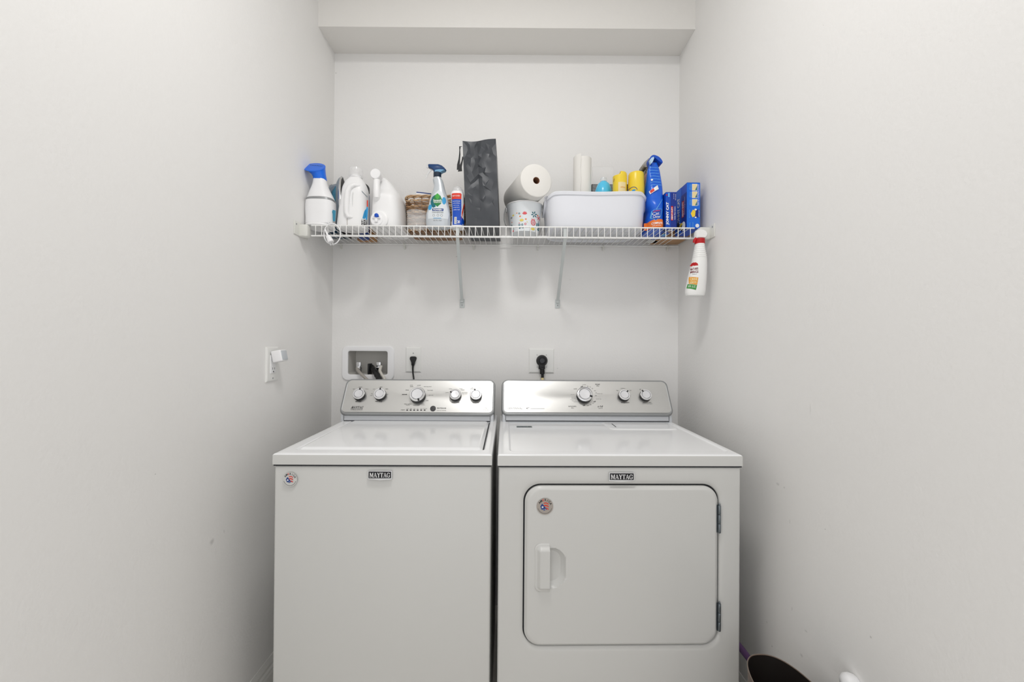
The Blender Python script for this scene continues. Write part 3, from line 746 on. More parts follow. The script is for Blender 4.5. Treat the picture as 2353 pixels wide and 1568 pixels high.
# the head: sweeps up and to the left, flat oval steam plate on top facing up and forward
hd = [((735.5, 415), .0275, .026), ((735, 408), .0268, .026), ((733, 402), .0285, .028), ((729, 395), .0345, .031), ((725, 389), .0415, .033), ((723.7, 385.5), .0445, .034)]
m = MB(); R = []
for i, ((px, py), wx, wy) in enumerate(hd):
    p = at(px, py, Y); t = i/5
    R.append([Vector((p.x + wx*math.cos(q), Y - .004*t + wy*math.sin(q), p.z + t*t*(.032*math.sin(q) - .003*math.cos(q)))) for q in [2*PI*j/36 for j in range(36)]])
m.rings(R); hdo = m.build('head', M['blue'], T, ang=50)
pc = at(723.7, 385.5, Y); m = MB()
nrm = Vector((.07, -.43, .9)).normalized()
R = [[Vector((pc.x + k*.0445*math.cos(q), Y-.004 + k*.034*math.sin(q), pc.z + .0008 + h_ + .032*k*math.sin(q) - .003*k*math.cos(q))) for q in [2*PI*j/36 for j in range(36)]] for k, h_ in ((.97, -.001), (.97, .0006), (.9, .0012), (.05, .0012))]
m.rings(R); m.build('steam_plate', M['blue'], hdo)
for i in range(8):
    q = (i-3.5)*.0068; m = MB(); m.lathe([(.0016, 0), (.0016, .0012)], (pc.x+q+.003, Y+.006, pc.z+.0115-.003*q/.04), (0, -.68, .72), 10); m.build('steam_hole', M['badge'], hdo)
# water gauge window
F = front(sorted(rows_px(hb, Y, .04)), 3.0)
D = Decal(F); x0, z0, x1, z1 = rect_px(758.5, 505, 766.5, 478, Y-.04); D.fan([(x0+.002, z0), (x1-.003, z0), (x1-.001, z1-.004), (x0+.001, z1), (x0, z1-.01)], .001); D.build('water_window', M['teal'], T)
m = MB(); R = [sring(DZ, c.x, Y, .052, .058, 2.4), sring(DZ+.003, c.x, Y, .056, .061, 2.4), sring(DZ+.010, c.x, Y, .055, .060, 2.4), sring(DZ+.013, c.x, Y, .05, .055, 2.4)]
R = [[Vector((max(v.x, WL+.006), v.y, v.z)) for v in r] for r in R]; m.rings(R); m.build('stand', M['plastic'], T)
m = MB(); cp = at(764, 538, 1.662)   # loose loop of flex over the front rail with the plug
loop = []
for i in range(34):
    t = PI*.62 - 2*PI*i/30
    q = at(763.5 + 19*math.cos(t), 538 - 24*math.sin(t), 1.655 - .004*math.sin(t*.5)); loop.append(q)
loop = [at(757, 512, 1.69), at(755, 511, 1.672)] + loop
m.tube(smooth_path(loop, 2) if 'smooth_path' in globals() else loop, .0022, 8); fx = m.build('flex', M['plastic'], T)
m = MB(); a = at(754, 543, 1.652); e = at(762, 560, 1.650); ax = (e-a).normalized(); L = (e-a).length
m.lathe([(.0035, -.03), (.004, -.004), (.0095, 0), (.0115, L*.5), (.0125, L*.8), (.011, L*.82)], a, ax, 20); pl = m.build('plug', M['plastic'], T)
for s_ in (-1, 1):
    m = MB(); p = a + ax*L*.82 + Vector((s_*.0055, 0, 0)); m.box(-.001, .001, -.003, .003, 0, .014, M=Matrix.Translation(p) @ ax.to_track_quat('Z', 'Y').to_matrix().to_4x4()); m.build('prong', M['chrome'], pl)

# clothes iron on its heel
Y = 1.868; c = at(776, 510, Y)
T = thing('clothes_iron', 'teal and grey clothes iron standing on its heel behind the steamer', 'iron', (c.x, Y, DZ))
IH, IX = .280, at(791, 470, Y).x     # height, sole face x at the bottom
def iron_ring(x, s_, y0=0, z0=0, top=IH):
    # outline in (y, z): flat heel, pointed tip
    P = []
    for i in range(15):
        t = i/14; z = t*top; wdt = .056*s_*(1-(t**2.6))**.62 if t < 1 else 0
        P.append((wdt, z))
    P = P + [(-a, b) for a, b in reversed(P[:-1])]
    return [Vector((x - .10*(b/IH)*.22, Y + a + y0, DZ + .004 + b + z0)) for a, b in P]
def iron_part(name, mat, xs, parent=T):
    m = MB(); m.rings([iron_ring(x, s_, top=IH*tp) for x, s_, tp in xs]); return m.build(name, mat, parent, ang=40)
lean = .02
iron_part('soleplate', M['chrome'], [(IX+.014, .97, .985), (IX+.014-.004, 1.0, 1.0), (IX+.006, 1.0, 1.0)])
iron_part('sole_edge', M['black'], [(IX+.0155, .9, .97), (IX+.0142, .96, .984)])
iron_part('skirt', M['grey'], [(IX+.006, .98, .985), (IX-.004, .96, .97), (IX-.010, .88, .94)])
iron_part('housing', M['dteal'], [(IX-.009, .9, .62), (IX-.022, .84, .60), (IX-.040, .66, .56), (IX-.05, .5, .5)])
iron_part('water_tank', M['teal'], [(IX-.006, .86, .90), (IX-.020, .78, .86), (IX-.036, .55, .78)])
m = MB(); m.box(IX-.070, IX-.01, Y-.045, Y+.045, DZ, DZ+.045, bev=.012, seg=3); m.build('heel', M['dteal'], T)
hp = [(IX-.030, DZ+.235), (IX-.052, DZ+.228), (IX-.072, DZ+.205), (IX-.078, DZ+.165), (IX-.078, DZ+.09), (IX-.068, DZ+.040), (IX-.05, DZ+.02)]
m = MB(); m.tube([(a, Y, b) for a, b in hp], [.014, .016, .015, .0125, .0125, .0135, .014], 14); m.build('handle', M['grey'], T)
m = MB(); m.lathe([(.010, 0), (.009, .006), (.003, .008)], (IX-.060, Y-.002, DZ+.236), (-.6, 0, .8), 20); m.build('steam_button', M['chrome'], T)
m = MB(); m.lathe([(.014, 0), (.013, .004), (.004, .005)], (IX-.082, Y-.010, DZ+.190), (-.8, -.5, .3), 20); m.build('spray_window', M['clear'], T)

# jug with moulded handle and clear measuring cap
Y = 1.755
c = at(811, 515, Y)
T = thing('detergent_jug', 'white detergent jug with moulded side handle and clear dosing cap, beside the iron', 'jug', (c.x, Y, DZ))
L = [(520, 777, 844), (505, 779, 845), (485, 782, 845), (465, 785.5, 845), (450, 788, 845.5), (436, 790, 844), (426, 793, 841), (418, 797, 837), (412, 803, 832), (408, 806, 830)]
rows = [(a, b, cc, d_, e_*1.0) for (a, b, cc, d_, e_) in rows_px([(a, b, d_, .050 if a > 440 else .050-(440-a)*.0009) for a, b, d_ in L], Y, .055)]
rows[0] = (DZ, *rows[0][1:])
jb, RJ = bodypart('body', M['hdpe'], T, rows, 2.8)
F = front(RJ, 2.8)
m = MB()    # moulded handle standing proud of the near left corner
hpts = [(824, 424), (813, 425), (805, 430), (800, 440), (798, 455), (797, 475), (797, 490), (801, 499), (809, 499)]
P = []
for px, py in hpts:
    q = at(px, py, Y-.05); r = F(q.x, q.z, .004); P.append(r)
P[0] = F(P[0].x, P[0].z, -.004); P[-1] = F(P[-1].x, P[-1].z, -.004)
m.tube(P, [.006, .010, .011, .0115, .0115, .011, .010, .008, .006], 12); m.build('handle', M['hdpe'], T)
m = MB(); P = [F(*((lambda q: (q.x, q.z))(at(px, py, Y-.05))), -.0045) for px, py in ((812, 436), (811, 445), (810, 455), (810, 470), (810, 482), (810, 490))]
m.tube(P, [.004, .0055, .0055, .005, .004, .003], 8); m.build('grip_shade', pmat('shaded_hdpe', (222, 222, 222), .45), T)  # greyer strip paints the shade of the handle hole
m = MB(); p = at(818, 408, Y); m.lathe([(.026, 0), (.026, .006), (.023, .008), (.023, .012)], (p.x, Y, p.z-.004), n=32); m.build('neck', M['hdpe'], T)
m = MB(); m.lathe([(.0305, 0), (.0300, .02), (.028, .034), (.0265, .034), (.0285, .02), (.029, .001)], (p.x, Y, p.z+.002), n=36, cap0=False, cap1=False); m.build('cap', M['clear'], T)
m = MB(); m.lathe([(.016, 0), (.015, .030), (.014, .038)], (p.x, Y, p.z+.004), n=28); m.build('spout', M['clear'], T)
Fs = lambda x, z, off=.0006: F(x, z, off)
D = Decal(Fs); D.fan([(a.x, a.z) for a in (at(834, 503, Y-.03), at(841, 503, Y-.03), at(843.5, 478, Y-.03), at(841, 470, Y-.03), at(837, 485, Y-.03))], .0008); D.build('label', M['l_blue'], T)
D = Decal(Fs); D.rect(*(lambda r: (r[0], r[1], r[2], r[3]))(rect_px(840.5, 473, 843, 458, Y-.03)), .0009, 2, 6); D.build('label_band', M['l_red'], T)
D = Decal(Fs); a = rect_px(832, 518, 841, 505, Y-.03); D.text('FRESH', *a, .02, rot=90); D.build('lettering', M['ink'], T)
D = Decal(Fs); a = rect_px(833, 452, 842, 440, Y-.03); D.fan([(a[0], a[3]), (a[2], a[1]+.004), (a[2], a[1]), (a[0]+.001, a[3]-.006)], .0008); D.build('label_line', M['grey'], T)
D = Decal(Fs); q0 = at(796, 430, Y-.05); q1 = at(797.5, 518, Y-.05); D.fan([(q0.x, q0.z), (q0.x+.0012, q0.z), (q1.x+.0016, q1.z), (q1.x, q1.z)], .0008, 6); D.build('mould_line', M['sand'], T)

# dark capped bottle behind the jug
Y = 1.90; c = at(838, 515, Y)
T = thing('black_capped_bottle', 'bottle with a slanted black cap peeking out behind the white handled jug', 'bottle', (c.x, Y, DZ))
rows = rows_px([(500, 824, 848), (470, 824, 848), (450, 825, 848), (443, 827, 846)], Y, .03); rows[0] = (DZ, *rows[0][1:])
bodypart('body', M['l_navy'], T, rows, 2.3)
rows = rows_px([(444, 826, 848), (432, 827, 848), (427, 828, 846), (423, 829, 841)], Y, .029); bodypart('cap', M['black'], T, rows, 2.3)
# small brown carton behind the jugs
a = at(822, 548, 1.93); e = at(862, 548, 1.93)
m = MB(); m.box(a.x, e.x, 1.925, 1.962, DZ, DZ+.06, bev=.001); tag(m.build('cardboard_carton', M['tan']), 'small brown cardboard carton at the wall behind the white jugs, seen through the wires', 'carton')

# jug lying on its back with push tap
Y = 1.80
c = at(884, 515, 1.70)
T = thing('tap_jug', 'big milky white detergent jug with top handle and press tap, beside the wicker basket', 'jug', (c.x, Y, DZ))
L = [(518, 843, 917, .112), (505, 843.5, 917, .115), (480, 844.5, 917, .115), (460, 846, 915, .115), (445, 848, 911, .112), (430, 850.5, 905, .095), (418, 853, 897, .084), (408, 856, 890, .076), (400, 858, 883, .068), (394, 861, 876, .060)]
R = []
for r in rows_px(L, 1.69, .1):
    R.append((r[0], r[1], 1.69+.115+(0 if r[4] > .11 else .012), r[3], r[4]))
R[0] = (DZ, *R[0][1:])
tb, RT = bodypart('body', M['hdpe'], T, R, 3.4); F = front(RT, 3.4)
Q = lambda px, py, off=0: (lambda q: F(q.x, q.z, off))(at(px, py, 1.69))
m = MB(); P = [at(868, 402, 1.735), at(866, 412, 1.705), at(865.5, 424, 1.692), at(865.5, 440, 1.686), at(866, 452, 1.688), at(866.5, 459, 1.70), at(866, 463, 1.715)]
m.tube(P, [.015, .0135, .0135, .014, .0145, .014, .010], 16); m.build('handle', M['hdpe'], T)
m = MB(); cc = at(864.5, 402, 1.70); m.lathe([(.018, .030), (.018, .004), (.0215, .003), (.0215, -.012), (.0195, -.0145), (.002, -.0148)], cc, (0, 1, 0), 32); m.build('cap', M['plastic'], T)
def clampz(m):
    for v in m.bm.verts: v.co.z = max(v.co.z, DZ+.0004)
    return m
m = MB(); cc = Q(872, 505, .001); m.lathe([(.038, .004), (.036, -.003), (.031, -.006), (.026, -.007)], cc, (0, 1, 0), 36); clampz(m).build('collar', M['hdpe'], T)
m = MB(); cc = Q(867, 506, .006); m.lathe([(.025, .004), (.025, -.005), (.023, -.006), (.016, -.0062), (.015, -.003), (.002, -.003)], cc, (0, 1, 0), 36); tp = clampz(m).build('tap', M['plastic'], T)
m = MB(); q = cc + Vector((0, -.004, 0)); m.box(q.x-.017, q.x+.017, q.y-.006, q.y+.008, q.z+.004, q.z+.0075, bev=.0015); m.box(q.x-.006, q.x+.006, q.y-.008, q.y+.004, q.z-.012, q.z+.003, bev=.002); m.build('tap_lever', M['plastic'], tp)
m = MB(); m.lathe([(.0085, -.004), (.0085, -.011), (.006, -.0125)], cc+Vector((.001, 0, .0155)), (0, 1, 0), 24); m.build('tap_button', M['cat_mid'], tp)

# wicker basket
Y0, Y1 = 1.765, 1.93
a = at(928, 460, Y0); e = at(1065, 460, Y0); zt = at(940, 449, Y0).z
T = thing('wicker_basket', 'brown woven willow basket behind the spray bottle', 'basket', ((a.x+e.x)/2, (Y0+Y1)/2, DZ))
cx, cy, hw, hd_ = (a.x+e.x)/2, (Y0+Y1)/2, (e.x-a.x)/2, (Y1-Y0)/2
mw1 = pmat('willow', (168, 130, 94), .55, bump=(120, .3, .0006), var=(((206, 176, 140)), 35)); mw2 = pmat('willow_dark', (112, 82, 58), .6, bump=(120, .3, .0006), var=(((160, 126, 94)), 30))
NR = 11; NP = 132
def bper(t, k, zt_):   # taper
    s_ = .90 + .10*zt_
    c_, s2 = math.cos(t), math.sin(t); n = 5
    return cx + (hw*s_+k)*math.copysign(abs(c_)**(2/n), c_), cy + (hd_*s_+k)*math.copysign(abs(s2)**(2/n), s2)
# equal arc spacing
TT = [2*PI*i/2000 for i in range(2001)]; PP = [bper(t, 0, 1) for t in TT]; acc = [0]
for p, q in zip(PP, PP[1:]): acc.append(acc[-1]+math.hypot(q[0]-p[0], q[1]-p[1]))
TS = []; j = 0
for i in range(NP):
    while acc[j+1] < acc[-1]*i/NP: j += 1
    TS.append(TT[j])
for par, mt in ((0, mw1), (1, mw2)):
    m = MB()
    for r in range(NR):
        if r % 2 != par: continue
        zz = (r+.6)/(NR+.6)
        for st in (0, 1):
            pts = []
            for i, t in enumerate(TS):
                o_ = .0036*math.sin(PI*i/3 + (PI if (r+st) % 2 else 0))
                x_, y_ = bper(t, o_, zz); pts.append((x_, y_, DZ+.004+(zt-DZ-.012)*zz + (st-.5)*.0050 + random.uniform(-.0008, .0008)))
            m.tube(pts, .0026, 6, closed=True)
    m.build('weave', mt, T, ang=80)
m = MB()
for i in range(0, NP, 6):
    m.tube([(*bper(TS[i], 0, .0), DZ+.003), (*bper(TS[i], 0, 1), zt)], .0024, 6)
m.build('stakes', mw2, T, ang=80)
for st in range(3):
    pts = []
    for i, t in enumerate(TS):
        ph = 2*PI*i/18 + st*2*PI/3
        x_, y_ = bper(t, .0045*math.cos(ph), 1); pts.append((x_, y_, zt-.004+.0045*math.sin(ph)))
    m = MB(); m.tube(pts, .0034, 7, closed=True); m.build('rim_braid', mw1, T, ang=80)
m = MB(); m.rings([[Vector((*bper(t, 0, 0), z)) for t in TS[::4]] for z in (DZ+.001, DZ+.006)]); m.build('base', mw2, T)
# papers sticking out of the basket
m = MB(); a = at(957, 446, 1.80); m.box(-.036, .03, -.002, .002, -.10, .0, M=Matrix.Translation((a.x+.036, 1.80, a.z+.004)) @ Matrix.Rotation(math.radians(6), 4, 'Y') @ Matrix.Rotation(-.15, 4, 'X'))
pb = m.build('booklet', M['plastic'], None); tag(pb, 'white booklet with a dark blue edge sticking up from the wicker basket', 'booklet')
m = MB(); m.box(-.036, .03, -.0024, .0023, -.003, .0015, M=Matrix.Translation((a.x+.036, 1.80, a.z+.004)) @ Matrix.Rotation(math.radians(6), 4, 'Y') @ Matrix.Rotation(-.15, 4, 'X')); m.build('cover_edge', M['l_navy'], pb)

# clear cup
Y = 1.722; a = at(957.5, 520, Y)
m = MB(); m.lathe([(.034, .002), (.0385, .003), (.0405, .010), (.041, .064), (.0425, .070), (.0425, .071), (.0405, .0705), (.0395, .062), (.0388, .012), (.034, .0055), (.001, .005)], (a.x, Y, DZ), n=44, cap0=True, cap1=True)
tag(m.build('clear_tumbler', M['clear'], ang=40), 'wide clear plastic tumbler standing in front of the wicker basket', 'cup')

# spray bottle with blue trigger
Y = 1.715; c = at(1007.5, 515, Y)
T = thing('spray_bottle', 'silver grey spray bottle with dark blue trigger head and green leaf label', 'spray bottle', (c.x, Y, DZ))
L = [(521, 980, 1035, .030), (510, 979, 1035.5, .031), (495, 979.5, 1035, .031), (482, 983, 1033.5, .030), (470, 986, 1031, .029), (458, 989, 1029, .027), (446, 992.5, 1026, .025), (436, 996, 1023, .022), (428, 997.5, 1021, .020), (420, 996, 1019, .018), (414, 995, 1017, .017), (409, 997, 1014, .015)]
rows = rows_px(L, Y, .03); rows[0] = (DZ, *rows[0][1:])
msil = pmat('silver_plastic', (200, 206, 211), .28, metal=.25)
sb, RS = bodypart('body', msil, T, rows, 2.5); F = front(RS, 2.5)
p = at(1005, 403, Y); m = MB(); m.lathe([(.0158, -.010), (.0165, -.008), (.0165, .009), (.0155, .010)], (p.x, Y, p.z), n=36); m.build('collar', pmat('dark_navy', (25, 42, 62), .35), T)
def prism_px(name, mat, parent, pts, Yc, hy, bev=.3, ang=40):
    P = [at(px, py, Yc) for px, py in pts]; cxx = sum(q.x for q in P)/len(P); czz = sum(q.z for q in P)/len(P)
    R = []
    for dy, k in ((-hy, 1-bev*.5), (-hy*.75, 1-bev*.1), (-hy*.4, 1), (hy*.4, 1), (hy*.75, 1-bev*.1), (hy, 1-bev*.5)):
        R.append([Vector((cxx+(q.x-cxx)*k, Yc+dy, czz+(q.z-czz)*k)) for q in P])
    m = MB(); m.rings(R); return m.build(name, mat, parent, ang=ang)
prism_px('trigger_head', M['navy'], T, [(997, 397), (996, 392), (992, 389), (985, 386), (984, 380), (986, 379), (1008, 379.2), (1016, 382), (1022, 387), (1025.5, 391.5), (1024, 393.5), (1018, 394), (1013, 397)], Y, .012)
prism_px('head_shroud', pmat('pale_blue_plastic', (120, 170, 205), .3), T, [(998, 398), (1000, 393), (1010, 391.5), (1020, 392), (1024, 393.5), (1018, 395.5), (1014, 398.5)], Y, .0128)
m = MB(); m.tube([at(993, 390, Y), at(987, 394, Y), at(982, 401, Y), at(978, 411, Y)], [.003, .0042, .0036, .002], 10); m.build('trigger', M['frost'], T)
m = MB(); m.lathe([(.0055, 0), (.0065, .004), (.0065, .009)], at(985, 384, Y), (-1, 0, .1), 20); m.build('nozzle', M['frost'], T)
pz = lambda px, py: (lambda q: (q.x, q.z))(at(px, py, Y-.028))
D = Decal(F); D.fan([pz(*q) for q in ((983, 503), (1029, 503), (1031, 490), (1024, 465), (1016, 440), (1008, 436), (998, 445), (988, 470), (983, 490))], .0004, 5); D.build('label', pmat('pale_label', (222, 228, 232), .4), T)
D = Decal(F); D.fan([pz(*q) for q in ((1000, 447), (993, 452), (989, 462), (990, 472), (995, 478), (1001, 476))], .0007); D.build('label_swirl', M['l_teal'], T)
D = Decal(F); D.disc(*pz(987.5, 476), .009, .012, .0008); D.disc(*pz(1020, 461), .008, .016, .0007); D.build('label_bubbles', M['l_blue'], T)
D = Decal(F); D.fan([pz(*q) for q in ((1005, 444), (1012, 450), (1016, 459), (1014, 468), (1005, 476), (997, 468), (994, 459), (998, 450))], .0009, 4); D.build('leaf', M['g_green'], T)
D = Decal(F); D.fan([pz(*q) for q in ((1005, 444), (1010.5, 449), (1009, 455), (1005, 459), (1001, 455), (999.5, 449))], .0011, 3); D.build('leaf_upper', M['g_leaf'], T)  # lighter green upper part of the printed leaf
def tx(D, txt, x0, y0, x1, y1, Yp, bold=.01, rot=0, off=.0013): a = rect_px(x0, y1, x1, y0, Yp); D.text(txt, min(a[0], a[2]), min(a[1], a[3]), max(a[0], a[2]), max(a[1], a[3]), bold, rot, off); return D
def tb_(parent, F, Yp, mat, items, off=.0013, rot=0):
    for txt, x0, y0, x1, y1, *k in items:
        D = Decal(F); tx(D, txt, x0, y0, x1, y1, Yp, k[0] if k else .01, k[1] if len(k) > 1 else rot, off); D.build('lettering', mat, parent)
tb_(T, F, Y-.028, M['white'], [('Seventh', 995.5, 458, 1015, 463.5, .02), ('GENERATION', 996.5, 464, 1015, 467, .02)], .0014)
D = Decal(F); D.rect(*(lambda a: (a[0], a[1], a[2], a[3]))(rect_px(993.5, 485.5, 1019, 479.5, Y-.028)), .0008); D.build('label_band', M['l_navy'], T)
tb_(T, F, Y-.028, M['white'], [('POWER+', 996, 480.5, 1017, 484.5, .03)])
tb_(T, F, Y-.028, M['greyink'], [('STAIN REMOVER', 993, 487, 1019, 490.5, 0), ('22 FL OZ', 996, 506, 1015, 508.4, 0)])
for px in (997, 1006.5, 1015):
    D = Decal(F); D.ring(*pz(px, 495.5), .0048, .0008, .0012); D.build('label_icon', M['greyink'], T)
D = Decal(F); a = rect_px(996, 502.5, 1014, 501.3, Y-.028); D.rect(*a, .001, 6, 1); D.build('label_line', M['l_blue'], T)

# scent bottle, red and blue
Y = 1.722; c = at(1051, 518, Y)
T = thing('laundry_bottle', 'small white bottle with red and blue label beside the charcoal bag', 'bottle', (c.x, Y, DZ))
L = [(521, 1037, 1066.5, .026), (512, 1038, 1067, .026), (495, 1039, 1067, .025), (478, 1038.5, 1067, .025), (462, 1037.5, 1067, .026), (450, 1036, 1067, .026), (443, 1038, 1065, .025)]
rows = rows_px(L, Y, .02); rows[0] = (DZ, *rows[0][1:]); bb, RB = bodypart('body', M['plastic'], T, rows, 2.6); F = front(RB, 2.6)
rows = rows_px([(444, 1038.5, 1064, .024), (437, 1040, 1063, .022), (431.5, 1044, 1060, .016)], Y, .02); bodypart('cap', M['frost'], T, rows, 2.2)
pz = lambda px, py: (lambda q: (q.x, q.z))(at(px, py, Y-.024))
D = Decal(F); D.fan([pz(*q) for q in ((1037.3, 458), (1060, 458), (1060.5, 446), (1058, 444), (1038, 444.5))], .0006, 4); D.build('label_band', M['l_red'], T)
D = Decal(F); D.fan([pz(*q) for q in ((1040, 517), (1065, 517), (1066, 505), (1059, 500), (1060.3, 480), (1060, 457.5), (1038, 457.5), (1039.5, 485))], .0005, 5); D.build('label', M['cat_mid'], T)
D = Decal(F); D.fan([pz(*q) for q in ((1060, 506), (1061, 488), (1065.5, 464), (1066.2, 470), (1063, 490))], .0007, 4); D.build('label_swoosh', M['l_red'], T)
D = Decal(F); D.rect(*rect_px(1044, 515, 1049.5, 499, Y-.024), .0008, 3, 3); D.build('barcode_patch', M['white'], T)
for i in range(8):
    D = Decal(F); D.rect(*rect_px(1044.6, 500.7+i*1.8, 1049, 500+i*1.8, Y-.024), .001, 2, 1); D.build('barcode_bar', M['ink'], T)
tb_(T, F, Y-.024, M['white'], [('Fresh scent booster', 1040.5, 461, 1057.5, 464, 0), ('safe for all fabrics', 1041, 466, 1057, 468.5, 0), ('wash in any', 1041, 471, 1055, 473.5, 0), ('temperature', 1041.5, 476, 1056, 478.5, 0), ('shake well', 1042, 481, 1056, 483.5, 0), ('20', 1051, 507, 1057, 514, .03), ('KEEP CLOSED', 1039.5, 449, 1057, 452, .01)])

# charcoal paper bag
Y0, Y1 = 1.683, 1.925
T = thing('paper_bag', 'tall crumpled charcoal paper gift bag with black ribbon handle', 'bag', (at(1107, 500, Y0).x, (Y0+Y1)/2, DZ))
BL, BR_, TL_, TR_ = at(1070.5, 523, Y0), at(1146.5, 523, Y0), at(1062, 320.5, Y0), at(1139, 315.5, Y0)
BL.z = BR_.z = DZ
rnd = random.Random(5)
creases = [(rnd.uniform(0, 1), rnd.uniform(0, 1), rnd.uniform(0, PI), rnd.uniform(.08, .3), rnd.uniform(-1, 1)) for _ in range(46)]
def crumple(u, v):
    h_ = 0
    for i, (a, b, t, L_, s_) in enumerate(creases):
        if b < .25 and i % 2: continue
        du, dv = (u-a)*.16, (v-b)*.37
        p = du*math.cos(t)+dv*math.sin(t); q = -du*math.sin(t)+dv*math.cos(t)
        h_ += s_*.0030*max(0, 1-abs(q)/.036)*max(0, 1-abs(p)/(L_*.32))
    return h_
def bagP(u, v):
    p = BL.lerp(BR_, u).lerp(TL_.lerp(TR_, u), v)
    y = Y0 + .012*v
    ed = min(1, min(u, 1-u)*12)
    y += crumple(u, v)*ed*min(1, v*8)
    y += .010*ss(.30, 1.0, v)*(1-abs(2*u-1))            # gusset folded inwards
    tri = max(0, 1-abs(u-.5)*2)*.17
    if v < .16: y += .004*ss(0, .02, tri-v)
    if v > .93: y += .006*math.sin(u*PI*2.0)*(v-.93)/.07
    return Vector((p.x, y, p.z))
def bagB(u, v):
    p = bagP(u, v); return Vector((p.x, Y1 - .05*v, p.z))
mk = pmat('charcoal_paper', (64, 67, 72), .42, spec=.5, bump=(70, .1, .0008))
NU_, NV_ = 9, 19
def bagN(i, j):
    u, v = i/NU_, j/NV_
    if 0 < i < NU_ and 0 < j < NV_:
        mid = i in (4, 5)
        u += rnd.uniform(-.34, .34)/NU_*(.35 if mid else 1); v += rnd.uniform(-.36, .36)/NV_
        p = bagP(u, v); k = .0040 if v > .42 else (.0020 if v > .22 else .0008)
        p.y += rnd.uniform(-k, k) + (.006*min(1, v*3) if i == 4 and v > .2 else 0)
        return p
    return bagP(u, v)
m = MB(); G = [[m.bm.verts.new(bagN(i, j)) for i in range(NU_+1)] for j in range(NV_+1)]
for j in range(NV_):
    for i in range(NU_):
        q = (G[j][i], G[j][i+1], G[j+1][i+1], G[j+1][i])
        if rnd.random() < .5: m.bm.faces.new((q[0], q[1], q[2])); m.bm.faces.new((q[0], q[2], q[3]))
        else: m.bm.faces.new((q[0], q[1], q[3])); m.bm.faces.new((q[1], q[2], q[3]))
us = [i/44 for i in range(45)]; vs = [j/NV_ for j in range(NV_+1)]
m.grid(lambda u, v: bagB(u, v), us[::4], vs)
m.rings([[bagP(0, v) for v in vs], [bagB(0, v) for v in vs]], closed=False); m.rings([[bagP(1, v) for v in vs], [bagB(1, v) for v in vs]], closed=False)
m.poly([bagP(0, 0), bagP(1, 0), bagB(1, 0), bagB(0, 0)])
m.build('paper_body', mk, T, ang=17)
m = MB(); rib = [at(1061, 337, 1.74), at(1057, 336.5, 1.738), at(1056.5, 345, 1.738), at(1056.5, 355, 1.738), at(1055.5, 365, 1.738), at(1053.5, 378, 1.738), at(1054, 390, 1.738)]
def ribbon(m, pts, wd, dr):
    R = []
    for p, w_ in zip(pts, wd):
        d_ = Vector(dr)*w_; n_ = Vector((0, .0008, 0)); R.append([p-d_-n_, p+d_-n_, p+d_+n_, p-d_+n_])
    m.rings(R)
ribbon(m, rib, [.003, .0035, .002, .003, .0035, .006, .008], (1, 0, .15))
ribbon(m, [at(1057, 394, 1.737), at(1058, 384, 1.737), at(1062, 370, 1.74), at(1064, 360, 1.74)], [.009, .006, .003, .003], (1, 0, .1))
m.build('ribbon_handle', M['black'], T)

# bucket and its print
Y = 1.80; zt = at(1208, 462, Y-.075).z; c = at(1205, 500, Y)
T = thing('bucket', 'small white metal bucket printed with colourful fruit and flowers, under the paper towel roll', 'bucket', (c.x, Y, DZ))
H = zt-DZ; rb, rt = .062, .0790
mbk = pmat('white_enamel_bucket', (240, 245, 248), .3)
m = MB(); m.lathe([(rb-.003, .004), (rb, .0), (rb+.0008, .004), (rt, H-.002), (rt+.002, H), (rt, H+.002), (rt-.0015, H), (rb-.001, .006), (.001, .006)], (c.x, Y, DZ), n=56); m.build('pail', mbk, T, ang=40)
m = MB(); m.tube([(c.x+(rt+.001)*math.cos(t), Y+(rt+.001)*math.sin(t), DZ+H) for t in [2*PI*i/48 for i in range(48)]], .0021, 8, closed=True); m.build('rolled_rim', M['plastic'], T)
ea = (c.x-rt-.001, Y-.012, zt-.022)
m = MB(); m.box(ea[0]-.003, ea[0]+.002, ea[1]-.008, ea[1]+.008, ea[2]-.008, ea[2]+.010, bev=.0015); m.build('handle_ear', M['rim'], T)
m = MB(); m.tube([(ea[0]-.002, ea[1], ea[2]+.014), (ea[0]-.006, ea[1]-.004, ea[2]+.004), (ea[0]-.010, ea[1]-.004, ea[2]-.016), (ea[0]-.010, ea[1]-.012, ea[2]-.045), (ea[0]-.004, ea[1]-.03, ea[2]-.073), (ea[0]+.014, ea[1]-.055, ea[2]-.090), (ea[0]+.035, ea[1]-.052, ea[2]-.096)], .0016, 8); m.build('bail_handle', M['rim'], T)
CB = c.copy()
def Fb(x, z, off=.0006):
    t = min(1, max(0, (z-DZ)/H)); r = rb+(rt-rb)*t+.0004; q = max(-.98, min(.98, (x-CB.x)/r))
    return Vector((CB.x + (r+off)*q, Y - (r+off)*math.sqrt(1-q*q), z))
pz = lambda px, py: (lambda q: (q.x, q.z))(at(px, py, 1.745))
def D1(name, mat, f): D = Decal(Fb); f(D); return D.build(name, M[mat], T)
